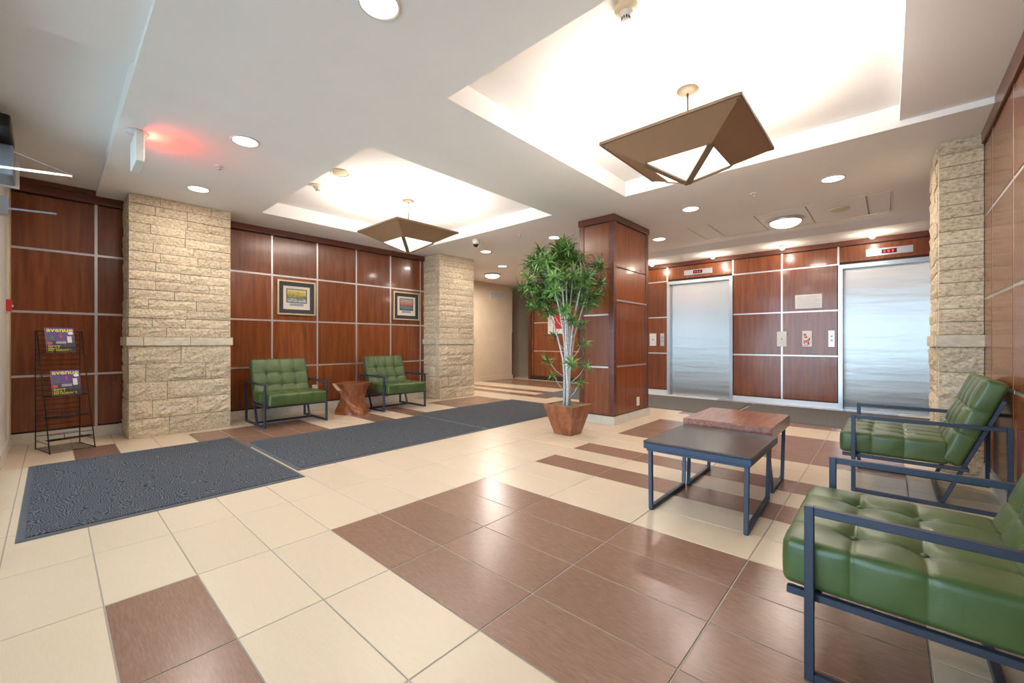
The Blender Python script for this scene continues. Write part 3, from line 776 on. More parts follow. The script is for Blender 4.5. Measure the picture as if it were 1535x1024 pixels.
# exit sign hung from the soffit
r = thing('exit_sign', 'white box exit sign with a red lit far face on the soffit', 'exit sign', (0.45, 4.35, 2.42))
bevel(bx('housing', 0.425, 0.475, 4.19, 4.52, 2.43, 2.655, 'white_plastic', r), 0.006, 2)
bx('lit_face', 0.4745, 0.478, 4.21, 4.50, 2.46, 2.635, 'exit_red', r)
MB().lathe((0.45, 4.35, 2.655), [(0.022, 0), (0.022, 0.03), (0.07, 0.034), (0.07, 0.045)], 24).build('mount', 'white_plastic', r, True)
gl = area_light('red_glow', (0.50, 4.35, 2.64), 0.26, 1.2, (1.0, 0.06, 0.04), r, shape='RECTANGLE', size_y=0.03)
gl.rotation_euler = (0, -PI / 2 - 0.35, 0)
gl.data.size = 0.03; gl.data.size_y = 0.12

# ------------------------------------------------------------------ entrance hardware
r = thing('door_opener', 'grey automatic door opener box at the left edge', 'door opener', (XW, 5.2, 2.35))
bevel(bx('housing', XW, XW + 0.09, 5.08, 5.42, 2.36, 2.60, 'grey_metal', r), 0.01, 2)
bx('end_cap', XW, XW + 0.11, 5.42, 5.45, 2.35, 2.59, 'white_plastic', r)
MB().bar((XW + 0.03, 4.92, 2.37), (0.115, 5.42, 2.545), 0.024, 0.018).build('drive_arm', 'chrome', r)
MB().bar((XW + 0.05, 5.25, 2.61), (0.115, 5.42, 2.555), 0.012, 0.008).build('link_rod', 'chrome', r)
MB().lathe((0.115, 5.42, 2.53), [(0.012, 0), (0.012, 0.035), (0.006, 0.04)], 16).build('pivot', 'gold_frame', r, True)
r = thing('door_sensor', 'black motion sensor above the door opener', 'sensor', (XW, 5.1, 2.62))
bevel(bx('body', XW, XW + 0.09, 4.75, 5.30, 2.625, 2.72, 'black', r), 0.012, 2)
bx('lens_window', XW + 0.0895, XW + 0.092, 4.85, 5.2, 2.64, 2.69, 'dark_glass', r)
r = thing('door_holder', 'chrome door closer arm above the magazine rack', 'door closer', (XW, 5.5, 2.16))
MB().box(XW, XW + 0.05, 5.47, 5.56, 2.13, 2.28).build('bracket', 'chrome', r)
MB().bar((XW + 0.03, 5.5, 2.185), (0.03, 5.42, 2.185), 0.022, 0.014).build('arm', 'chrome', r)
MB().lathe((XW + 0.03, 5.5, 2.16), [(0.018, 0), (0.018, 0.09), (0.012, 0.10)], 16).build('hinge', 'chrome', r, True)
r = thing('fire_alarm_pull', 'red fire alarm pull station at the left edge', 'alarm', (XW, 6.30, 1.41))
bevel(bx('box', XW, XW + 0.035, 6.24, 6.33, 1.36, 1.47, 'red_paint', r), 0.004, 2)
bx('handle', XW + 0.035, XW + 0.045, 6.26, 6.31, 1.40, 1.42, 'white_plastic', r)

# ------------------------------------------------------------------ elevator wall fittings
def ebox(nm, y0, y1, z0, z1, d0, d1, mt, par): return bx(nm, XE - d1, XE - d0, y0, y1, z0, z1, mt, par)
def indicator(label, y0, y1, z0, z1):
    r = thing('floor_indicator', label, 'indicator', (XE, (y0 + y1) / 2, (z0 + z1) / 2))
    bevel(ebox('plate', y0, y1, z0, z1, 0, 0.008, 'chrome', r), 0.002, 1)
    m = (y0 + y1) / 2; zm = (z0 + z1) / 2
    wn = ebox('display', m - 0.085, m + 0.085, zm - 0.032, zm + 0.032, 0.008, 0.010, 'led_window', r)
    for (a, b) in ((-0.055, -0.030), (-0.010, 0.018), (0.040, 0.060)):
        ebox('led_segment', m + a, m + b, zm - 0.018, zm + 0.018, 0.010, 0.011, 'red_led', wn)
indicator('steel floor indicator with red display above the left elevator', 2.46, 2.98, 2.37, 2.47)
indicator('steel floor indicator with red display above the right elevator', -0.27, 0.25, 2.365, 2.47)
def plate(name, label, cat, y0, y1, z0, z1, mt='white_plastic'):
    r = thing(name, label, cat, (XE, (y0 + y1) / 2, (z0 + z1) / 2))
    bevel(ebox('plate', y0, y1, z0, z1, 0, 0.008, mt, r), 0.0025, 1); return r
def ydisc(nm, y, z, rr, d0, d1, mt, par):
    mb = MB(); mb.tube([(XE - d0, y, z), (XE - d1, y, z)], rr, 18); return mb.build(nm, mt, par)
r = plate('key_switch', 'pale key switch plate on the joint between the elevators', 'switch', 1.275, 1.415, 0.985, 1.24); ydisc('key_barrel', 1.345, 1.115, 0.018, 0.008, 0.014, 'grey_metal', r)
r = plate('safety_sign', 'white safety sign with red and black pictograms', 'sign', 0.925, 1.055, 0.985, 1.245, 'paper')
for (a, b, c, d) in ((1.00, 1.035, 1.165, 1.20), (0.985, 1.03, 1.13, 1.155), (0.975, 1.04, 1.075, 1.09), (1.02, 1.035, 1.03, 1.075), (0.99, 1.01, 1.05, 1.075), (0.96, 0.985, 1.02, 1.07), (0.98, 1.035, 1.005, 1.012)):
    ebox('red_pictogram', a, b, c, d, 0.008, 0.0088, 'red_ink', r)
for (a, b, c, d) in ((0.955, 0.985, 1.085, 1.105), (0.95, 0.97, 1.11, 1.13)): ebox('black_pictogram', a, b, c, d, 0.008, 0.0088, 'black_ink', r)
r = plate('call_button_panel', 'steel call button plate left of the right elevator', 'call button', 0.63, 0.71, 0.985, 1.245, 'chrome')
for z in (1.155, 1.085): k = ydisc('button', 0.67, z, 0.019, 0.008, 0.013, 'black', r); ydisc('button_cap', 0.67, z, 0.012, 0.013, 0.0145, 'white_plastic', k)
r = plate('notice_board', 'white printed notice above the safety sign', 'notice', 0.79, 1.155, 1.615, 1.845, 'paper')
for k in range(9): ebox('print_line', 0.82 + (0.05 if k % 4 == 3 else 0), 1.125, 1.64 + k * 0.021, 1.645 + k * 0.021, 0.008, 0.0086, 'grey_ink', r)
r = plate('key_switch', 'pale key switch plate on the narrow panel left of the left elevator', 'switch', 3.54, 3.68, 0.985, 1.24); ydisc('key_barrel', 3.61, 1.115, 0.018, 0.008, 0.014, 'grey_metal', r)
r = plate('call_button_panel', 'steel call button plate left of the left elevator', 'call button', 3.375, 3.455, 0.985, 1.24, 'chrome')
for z in (1.155, 1.085): k = ydisc('button', 3.415, z, 0.019, 0.008, 0.013, 'black', r); ydisc('button_cap', 3.415, z, 0.012, 0.013, 0.0145, 'white_plastic', k)

# corridor fittings
r = thing('air_vent', 'grey louvred return air vent high on the cream wall', 'vent', (8.43, 8.17, 2.37))
MB().box(8.12, 8.74, 8.15, 8.17, 2.27, 2.29).box(8.12, 8.74, 8.15, 8.17, 2.46, 2.48).box(8.12, 8.14, 8.15, 8.17, 2.29, 2.46).box(8.72, 8.74, 8.15, 8.17, 2.29, 2.46).build('frame', 'white_plastic', r)
bx('backing', 8.14, 8.72, 8.165, 8.169, 2.29, 2.46, 'grey_ink', r)
for k in range(8): MB().bar((8.14, 8.158, 2.302 + k * 0.021), (8.72, 8.158, 2.302 + k * 0.021), 0.003, 0.014).build('slat', 'white_plastic', r)
r = thing('extinguisher_cabinet', 'white framed red fire equipment cabinet behind the plant', 'cabinet', (9.2, 6.67, 1.55))
bx('frame', 9.165, 9.2, 6.40, 6.95, 1.28, 1.82, 'white_plastic', r)
bx('red_door', 9.16, 9.166, 6.42, 6.74, 1.42, 1.80, 'red_paint', r)
bx('door_handle', 9.15, 9.161, 6.70, 6.72, 1.55, 1.65, 'chrome', r)
bx('label_strip', 9.162, 9.166, 6.46, 6.70, 1.31, 1.38, 'paper', r)

# ------------------------------------------------------------------ entrance and elevator mats
def mat_rug(label, x0, x1, y0, y1, cm, group, border=0.035):
    r = thing('floor_mat', label, 'mat', ((x0 + x1) / 2, (y0 + y1) / 2, 0), group)
    b = border
    v = []
    for (d, z) in ((0, 0.0005), (0.006, 0.006), (b, 0.008)):
        v += [(x0 + d, y0 + d, z), (x1 - d, y0 + d, z), (x1 - d, y1 - d, z), (x0 + d, y1 - d, z)]
    f = [(l + k, l + (k + 1) % 4, l + 4 + (k + 1) % 4, l + 4 + k) for l in (0, 4) for k in range(4)] + [(3, 2, 1, 0), (8, 9, 10, 11)]
    mk('rubber_border', v, f, 'mat_rubber', r)
    bx('pile', x0 + b, x1 - b, y0 + b, y1 - b, 0.004, 0.0125, cm, r)
    return r
mat_rug('blue-grey ribbed entrance mat nearest the magazine rack', -0.13, 1.343, 3.40, 5.40, 'carpet_blue', 'entrance mats')
mat_rug('blue-grey ribbed entrance mat in front of the twisted stump table', 1.362, 3.55, 3.60, 5.02, 'carpet_blue', 'entrance mats')
mat_rug('blue-grey ribbed entrance mat left of the potted plant', 3.565, 5.68, 3.60, 5.14, 'carpet_blue', 'entrance mats', 0.02)
mat_rug('grey runner mat in front of the left elevator', 6.50, 8.08, 1.72, 5.25, 'carpet_grey', 'elevator mats', 0.02)
mat_rug('grey runner mat in front of the right elevator', 6.50, 8.08, -0.52, 1.70, 'carpet_grey', 'elevator mats', 0.02)

# ------------------------------------------------------------------ green lounge chairs
def rounded_cushion(name, wx, dy, tz, rad, sx, sy, puff, parent, mat='leather', bottom_flat=True):
    """a tufted block cushion centred on the origin in x/y, z from 0 to tz; sx, sy = seam positions"""
    def coords(h, seams):
        pts = set()
        n = int(2 * h / 0.022)
        for k in range(n + 1): pts.add(round(-h + 2 * h * k / n, 4))
        for s_ in seams:
            for d in (-0.012, -0.006, 0, 0.006, 0.012): pts.add(round(s_ + d, 4))
        for d in (0.004, 0.01, 0.018, 0.028): pts.add(round(-h + d, 4)); pts.add(round(h - d, 4))
        pts = sorted(pts); out = [pts[0]]
        for p in pts[1:]:
            if p - out[-1] > 0.0035: out.append(p)
        out[-1] = h
        return out
    hx, hy, hz = wx / 2, dy / 2, tz / 2
    xs, ysq, zq = coords(hx, sx), coords(hy, sy), coords(hz, [])
    bm = bmesh.new(); cache = {}
    def V(p):
        k = (round(p[0], 4), round(p[1], 4), round(p[2], 4))
        if k not in cache: cache[k] = bm.verts.new(k)
        return cache[k]
    def face(A, Bq, fn, fl):
        for a0, a1 in zip(A[:-1], A[1:]):
            for b0, b1 in zip(Bq[:-1], Bq[1:]):
                q = [V(fn(a0, b0)), V(fn(a1, b0)), V(fn(a1, b1)), V(fn(a0, b1))]
                if len(set(q)) < 4: continue
                bm.faces.new(q if fl else q[::-1])
    face(xs, ysq, lambda a, b: (a, b, hz), True); face(xs, ysq, lambda a, b: (a, b, -hz), False)
    face(xs, zq, lambda a, b: (a, -hy, b), True); face(xs, zq, lambda a, b: (a, hy, b), False)
    face(ysq, zq, lambda a, b: (hx, a, b), True); face(ysq, zq, lambda a, b: (-hx, a, b), False)
    ex = sorted([-hx] + list(sx) + [hx]); ey = sorted([-hy] + list(sy) + [hy])
    def cell(e, t):
        for a, b in zip(e[:-1], e[1:]):
            if a <= t <= b: return math.sin(PI * min(1, max(0, (t - a) / (b - a))))
        return 0
    for v in bm.verts:
        p = v.co.copy()
        inner = Vector((max(-hx + rad, min(hx - rad, p.x)), max(-hy + rad, min(hy - rad, p.y)), max(-hz + rad, min(hz - rad, p.z))))
        d = p - inner
        nrm = d.normalized() if d.length > 1e-6 else Vector((0, 0, 1))
        q = inner + nrm * rad
        gx = max([math.exp(-((p.x - s_) / 0.0065) ** 2) for s_ in sx] + [0]); gy = max([math.exp(-((p.y - s_) / 0.0065) ** 2) for s_ in sy] + [0])
        g = 0
        if nrm.z > 0.2 or abs(nrm.y) > 0.7: g = max(g, gx * (1 if nrm.z > 0.2 else 0.6))
        if nrm.z > 0.2 or abs(nrm.x) > 0.7: g = max(g, gy * (1 if nrm.z > 0.2 else 0.75))
        off = -0.0045 * g if p.z > -hz + 0.01 else 0
        if nrm.z > 0.3:
            pf = cell(ex, p.x) * cell(ey, p.y) * 0.55 + 0.45 * math.cos(p.x / hx * PI / 2) * math.cos(p.y / hy * PI / 2)
            off += puff * pf * nrm.z
            for bx_ in sx:
                for by_ in sy:
                    rr = math.hypot(p.x - bx_, p.y - by_)
                    off -= 0.020 * math.exp(-(rr / 0.030) ** 2)
                    an = math.atan2(p.y - by_, p.x - bx_)
                    off -= 0.0035 * math.exp(-((rr - 0.05) / 0.035) ** 2) * (0.5 + 0.5 * math.cos(7 * an + bx_ * 40))
        else:
            off += 0.006 * cell(ey if abs(nrm.x) > abs(nrm.y) else ex, p.y if abs(nrm.x) > abs(nrm.y) else p.x) * math.cos(p.z / hz * PI / 2)
        off += 0.0012 * mnoise.noise(p * 7)
        v.co = q + nrm * off + Vector((0, 0, hz))
    bmesh.ops.recalc_face_normals(bm, faces=bm.faces)
    me = bpy.data.meshes.new(name); bm.to_mesh(me); bm.free()
    me.materials.append(M[mat]); me.polygons.foreach_set('use_smooth', [True] * len(me.polygons))
    o = bpy.data.objects.new(name, me); C.objects.link(o); o.parent = parent
    # tufting buttons
    for bx_ in sx:
        for by_ in sy:
            mb = MB().lathe((bx_, by_, tz - 0.014), [(0.0115, -0.004), (0.0115, 0.002), (0.008, 0.006), (0.001, 0.0075)], 12)
            mb.build('button', mat, o, True, world=False)
    return o
def lounge_chair(label):
    """origin on the floor at the centre of the footprint; +y is the front"""
    r = thing('lounge_chair', label, 'chair', (0, 0, 0), 'green tufted lounge chairs')
    hx = 0.375; yf, yb, T = 0.362, -0.362, 0.025; za = 0.545
    for s_ in (-1, 1):
        x = s_ * hx
        mb = MB()
        mb.box(x - T / 2, x + T / 2, yf - T / 2, yf + T / 2, 0.0, za).box(x - T / 2, x + T / 2, yb - T / 2, yb + T / 2, 0.0, za)
        mb.box(x - T / 2, x + T / 2, yb + T / 2, yf - T / 2, za - T, za).box(x - T / 2, x + T / 2, yb + T / 2, yf - T / 2, 0.0, T)
        o = bevel(mb.build('side_frame', 'navy_metal', r, world=False), 0.002, 1)
        mb = MB(); xi = s_ * (hx - T * 1.7)
        mb.bar((xi, -0.077, 0.013), (xi, -0.077 - 0.385 * 0.70, 0.70), T, T * 0.8)
        bevel(mb.build('back_support', 'navy_metal', r, world=False), 0.002, 1)
        xr = s_ * (hx - T)
        bevel(MB().box(xr - T / 2, xr + T / 2, -0.20, 0.425, 0.243, 0.265).build('seat_rail', 'navy_metal', r, world=False), 0.002, 1)
    bevel(MB().box(-hx + T / 2, hx - T / 2, -0.077 - T / 2, -0.077 + T / 2, 0.0, T).build('floor_crossbar', 'navy_metal', r, world=False), 0.002, 1)
    MB().box(-hx + T / 2, hx - T / 2, yf - T, yf, 0.243, 0.262).build('front_crossbar', 'navy_metal', r, world=False)
    MB().box(-hx + T * 1.5, hx - T * 1.5, -0.20, -0.178, 0.243, 0.262).build('rear_crossbar', 'navy_metal', r, world=False)
    seat = rounded_cushion('seat_cushion', 0.695, 0.553, 0.150, 0.024, (-0.174, 0.0, 0.174), (-0.0685, 0.0985), 0.010, r)
    seat.location = (0, 0.1635, 0.266)
    back = rounded_cushion('backrest_cushion', 0.695, 0.575, 0.108, 0.024, (-0.174, 0.0, 0.174), (-0.085, 0.085), 0.012, r)
    # stand the cushion up: its local z becomes the forward normal, leaning back
    a = math.atan(0.385)
    up = Vector((0, -math.sin(a), math.cos(a))); fw = Vector((0, math.cos(a), math.sin(a))); sd = up.cross(fw)
    mtx = Matrix((sd, up, fw)).transposed().to_4x4()
    mtx.translation = Vector((0, -0.077 - 0.385 * 0.26 + 0.012, 0.260)) + up * 0.288
    back.matrix_local = mtx
    return r
c0 = lounge_chair('green tufted leather lounge chair in the right foreground, cut by the frame')
c0.location = (1.975, -0.178, 0)
dup(c0, (4.21, -0.178, 0), 0, 'green tufted leather lounge chair by the right stone pillar')
dup(c0, (2.125, 6.01, 0), PI, 'green tufted leather lounge chair beside the left stone pillar, under the river picture')
dup(c0, (3.755, 6.03, 0), PI, 'green tufted leather lounge chair right of the twisted stump table')

# ------------------------------------------------------------------ nested coffee tables
r = thing('coffee_table', 'low coffee table with a dark top and blue-black steel legs', 'table', (2.9, 0.86, 0))
bevel(bx('table_top', 2.55, 3.275, 0.55, 1.168, 0.416, 0.430, 'dark_top', r), 0.003, 2)
bevel(bx('edge_band', 2.551, 3.274, 0.551, 1.167, 0.380, 0.416, 'dark_apron', r), 0.002, 1)
bx('apron', 2.565, 3.26, 0.565, 1.152, 0.365, 0.380, 'dark_apron', r)
L0 = 0.024
def ubar(par, pts):
    """front leg, floor bar, back leg as three bars"""
    (a, b, c, d) = pts
    bevel(MB().bar(a, b, L0).build('leg', 'navy_metal', par), 0.002, 1)
    bevel(MB().bar((b[0], b[1], L0 / 2 + 0.004), (c[0], c[1], L0 / 2 + 0.004), L0).build('floor_bar', 'navy_metal', par), 0.002, 1)
    bevel(MB().bar(c, d, L0).build('leg', 'navy_metal', par), 0.002, 1)
    for p in (b, c): MB().lathe((p[0], p[1], 0), [(0.013, 0.0), (0.013, 0.005), (0.009, 0.006)], 12).build('foot_pad', 'black', par)
ubar(r, [(2.575, 1.13, 0.366), (2.55, 1.115, 0.004), (3.11, 1.115, 0.004), (3.19, 1.13, 0.366)])
ubar(r, [(2.575, 0.578, 0.366), (2.565, 0.58, 0.004), (3.22, 0.60, 0.004), (3.19, 0.585, 0.366)])
r = thing('coffee_table', 'taller coffee table with a thick reddish wood block top', 'table', (3.7, 0.88, 0))
bevel(bx('table_top', 3.30, 4.0, 0.59, 1.185, 0.385, 0.472, 'live_wood', r), 0.004, 2)
ubar(r, [(3.345, 1.15, 0.386), (3.17, 1.10, 0.004), (3.67, 1.11, 0.004), (3.90, 1.15, 0.386)])
ubar(r, [(3.36, 0.63, 0.386), (3.40, 0.605, 0.004), (3.80, 0.61, 0.004), (3.93, 0.62, 0.386)])

# ------------------------------------------------------------------ twisted stump table
def stump(cx, cy):
    r = thing('stump_table', 'twisted solid wood stump side table between two green chairs', 'side table', (cx, cy, 0))
    H = 0.455; n = 48; lay = 28; v = []; f = []
    for l in range(lay + 1):
        t = l / lay; z = H * t
        tw = math.radians(-95) * t + 0.55
        rad = 0.225 - 0.062 * math.sin(PI * min(1, t * 1.02)) ** 1.1 + 0.022 * t
        for k in range(n):
            a = 2 * PI * k / n
            sq = 1.0 / max(abs(math.cos(a)), abs(math.sin(a))) ** 0.75
            lob = 1 + 0.05 * math.cos(4 * a) + 0.03 * math.sin(3 * a + 1)
            ch = -0.05 * math.exp(-((((a - 0.3) % (PI / 2)) - PI / 4) / 0.22) ** 2) * math.sin(PI * t)
            rr = rad * (sq * lob * 0.93 + ch)
            v.append((cx + rr * math.cos(a + tw), cy + rr * math.sin(a + tw), z))
    for l in range(lay):
        for k in range(n): f.append((l * n + k, l * n + (k + 1) % n, (l + 1) * n + (k + 1) % n, (l + 1) * n + k))
    f.append(tuple(reversed(range(n)))); f.append(tuple(lay * n + k for k in range(n)))
    o = mk('twisted_body', v, f, 'stump', r); autosmooth(o, 0.8)
    # pale sapwood streaks on two edges
    for (k0, ls) in ((6, range(0, 6)), (18, range(20, lay + 1)), (30, range(22, lay + 1))):
        vv = []; ff = []
        for l in ls:
            for dk in (0, 1, 2):
                p = Vector(v[l * n + (k0 + dk) % n]); c = Vector((cx, cy, p.z)); d = (p - c).normalized()
                vv.append(p + d * 0.0025)
        m = len(list(ls))
        for q in range(m - 1):
            for dk in (0, 1): ff.append((q * 3 + dk, q * 3 + dk + 1, (q + 1) * 3 + dk + 1, (q + 1) * 3 + dk))
        so = mk('sapwood_streak', vv, ff, 'sapwood', r, True)
    return r
stump(3.03, 5.95)

# ------------------------------------------------------------------ wire magazine rack with two magazines
ang = math.radians(24.0)
RB = Vector((-0.105, 6.24, 0))                       # back left foot
ux = Vector((math.cos(ang), math.sin(ang) * 0.55, 0)).normalized(); uy = Vector((ux.y, -ux.x, 0))
rack = thing('magazine_rack', 'black wire magazine rack against the panelled wall', 'rack', RB)
WR, DR, HR = 0.315, 0.40, 1.17
def RP(a, b, z): return RB + ux * a + uy * b + Vector((0, 0, z))
def fy(z): return 0.05 + (DR - 0.05) * (1 - z / HR) ** 1.0        # sloping front
for a in (0, WR):
    MB().tube([RP(a, 0, 0), RP(a, 0, HR)], 0.0045, 8).build('back_post', 'black_metal', rack, True)
    MB().tube([RP(a, DR, 0), RP(a, 0.045, HR)], 0.0045, 8).build('front_post', 'black_metal', rack, True)
    MB().tube([RP(a, 0, 0.01), RP(a, DR, 0.01)], 0.004, 8).build('side_wire', 'black_metal', rack, True)
    MB().tube([RP(a, 0, 0.09), RP(a, DR * 0.92, 0.09)], 0.003, 8).build('side_wire', 'black_metal', rack, True)
    MB().tube([RP(a, 0, HR), RP(a, 0.045, HR)], 0.0045, 8).build('side_wire', 'black_metal', rack, True)
MB().tube([RP(0, 0, HR), RP(WR, 0, HR)], 0.0045, 8).build('top_wire', 'black_metal', rack, True)
for k in range(8):
    b = DR * k / 7
    MB().tube([RP(0, b, 0.01), RP(WR, b, 0.01)], 0.003, 6).build('base_wire', 'black_metal', rack, True)
TIERS = [0.955, 0.53, 0.33, 0.12]
for z in TIERS:
    b = fy(z)
    MB().tube([RP(0, b + 0.0, z), RP(WR, b + 0.0, z)], 0.0035, 8).build('shelf_front_wire', 'black_metal', rack, True)
    MB().tube([RP(0, b + 0.006, z + 0.055), RP(WR, b + 0.006, z + 0.055)], 0.003, 8).build('shelf_lip_wire', 'black_metal', rack, True)
    for q in range(3):
        bb = b - 0.03 * (q + 1)
        if bb > 0.0: MB().tube([RP(0, bb, z), RP(WR, bb, z)], 0.003, 6).build('shelf_wire', 'black_metal', rack, True)
    for q in (1, 2): MB().tube([RP(WR * q / 3, max(0.004, b - 0.09), z), RP(WR * q / 3, b, z), RP(WR * q / 3, b + 0.006, z + 0.055)], 0.0025, 6).build('shelf_rib', 'black_metal', rack, True)
for k in range(1, 22):
    z = 0.08 + k * 0.05
    if z < HR: MB().tube([RP(0, 0.003, z), RP(WR, 0.003, z)], 0.0032, 6).build('back_wire', 'black_metal', rack, True)
def magazine(label, a0, tier, wd=0.205, ht=0.255):
    z0 = TIERS[tier] + 0.006; b = fy(z0) - 0.010
    tilt = math.atan((DR - 0.05) / HR)
    o = RP(a0, b, z0); up = (Vector((0, 0, math.cos(tilt))) - uy * math.sin(tilt)).normalized(); nrm = uy * math.cos(tilt) + Vector((0, 0, math.sin(tilt)))
    r = thing('magazine', label, 'magazine', o, 'magazines on the wire rack')
    def quad(nm, u0, u1, v0, v1, d0, d1, mt, par=r):
        pts = [o + ux * u + up * v + nrm * d for d in (d0, d1) for (u, v) in ((u0, v0), (u1, v0), (u1, v1), (u0, v1))]
        return mk(nm, pts, [(3, 2, 1, 0), (4, 5, 6, 7), (0, 1, 5, 4), (1, 2, 6, 5), (2, 3, 7, 6), (3, 0, 4, 7)], mt, par)
    quad('pages', 0.001, wd - 0.001, 0.001, ht - 0.001, -0.014, 0.0, 'paper')
    quad('cover', 0, wd, 0, ht, 0.0, 0.0008, 'cover_photo')
    def txt(body, size, mt, u, v, wdt, bold): text_mesh('cover_lettering', body, size, mt, r, o + ux * u + up * v + nrm * 0.0012, ux, up, bold, wdt)
    txt('avenue', 0.062, 'yellow_ink', 0.008, ht - 0.043, wd - 0.016, 0.0014)
    txt('BEST', 0.044, 'yellow_ink', 0.010, 0.036, 0.085, 0.0006)
    txt('RESTAURANTS', 0.026, 'yellow_ink', 0.010, 0.012, 0.160, 0.0003)
    # cover picture: two diners at a table, a pink burst, a round badge
    quad('diner_figure', 0.030, 0.055, 0.125, 0.172, 0.0008, 0.0011, 'leather'); quad('diner_figure', 0.150, 0.182, 0.098, 0.165, 0.0008, 0.0011, 'white_plastic')
    quad('diner_figure', 0.100, 0.112, 0.150, 0.190, 0.0008, 0.0011, 'red_ink')
    quad('table_setting', 0.068, 0.140, 0.088, 0.112, 0.0008, 0.0011, 'grey_ink'); quad('pink_burst', 0.006, 0.042, 0.080, 0.106, 0.0008, 0.0011, 'red_ink')
    c = o + ux * (wd - 0.028) + up * (ht - 0.058) + nrm * 0.0013
    mk('round_badge', [c + ux * (0.02 * math.cos(k * PI / 8)) + up * (0.015 * math.sin(k * PI / 8)) for k in range(16)], [tuple(range(16))], 'paper', r)
magazine('magazine with yellow title on the top tier of the rack', 0.055, 0)
magazine('magazine with yellow title on the second tier of the rack', 0.062, 1)

# ------------------------------------------------------------------ framed pictures
def framed(label, x0, x1, z0, z1, art, aw, ah, oz):
    r = thing('framed_picture', label, 'picture', ((x0 + x1) / 2, YL, (z0 + z1) / 2), 'small framed pictures on the panelled wall')
    def F(nm, a, b, c, d, w_, d0, d1, mt):
        mb = MB()
        mb.box(a, b, YL - d1, YL - d0, c, c + w_).box(a, b, YL - d1, YL - d0, d - w_, d).box(a, a + w_, YL - d1, YL - d0, c + w_, d - w_).box(b - w_, b, YL - d1, YL - d0, c + w_, d - w_)
        return mb.build(nm, mt, r)
    bx('backing', x0 + 0.005, x1 - 0.005, YL - 0.012, YL, z0 + 0.005, z1 - 0.005, 'mat_black', r)
    F('frame', x0, x1, z0, z1, 0.022, 0.0, 0.032, 'gold_frame')
    F('dark_mount', x0 + 0.022, x1 - 0.022, z0 + 0.022, z1 - 0.022, 0.060, 0.010, 0.020, 'mat_black')
    bx('pale_mount', x0 + 0.080, x1 - 0.080, YL - 0.015, YL - 0.011, z0 + 0.080, z1 - 0.080, 'mat_cream', r)
    xm = (x0 + x1) / 2; zm = (z0 + z1) / 2 + oz
    bx('inner_line', xm - aw / 2 - 0.012, xm + aw / 2 + 0.012, YL - 0.0165, YL - 0.0148, zm - ah / 2 - 0.012, zm + ah / 2 + 0.012, 'mat_black', r)
    bx('painting', xm - aw / 2, xm + aw / 2, YL - 0.0178, YL - 0.016, zm - ah / 2, zm + ah / 2, art, r)
    bx('title_plate', xm - aw * 0.36, xm + aw * 0.36, YL - 0.017, YL - 0.0148, zm - ah / 2 - 0.058, zm - ah / 2 - 0.022, 'grey_metal', r)
    return r
framed('framed river landscape picture above the left green chair', 2.205, 2.75, 1.468, 1.978, 'painting_river', 0.27, 0.185, 0.03)
framed('framed red sunset picture near the far stone pillar', 4.125, 4.675, 1.468, 1.980, 'painting_sunset', 0.265, 0.195, 0.03)

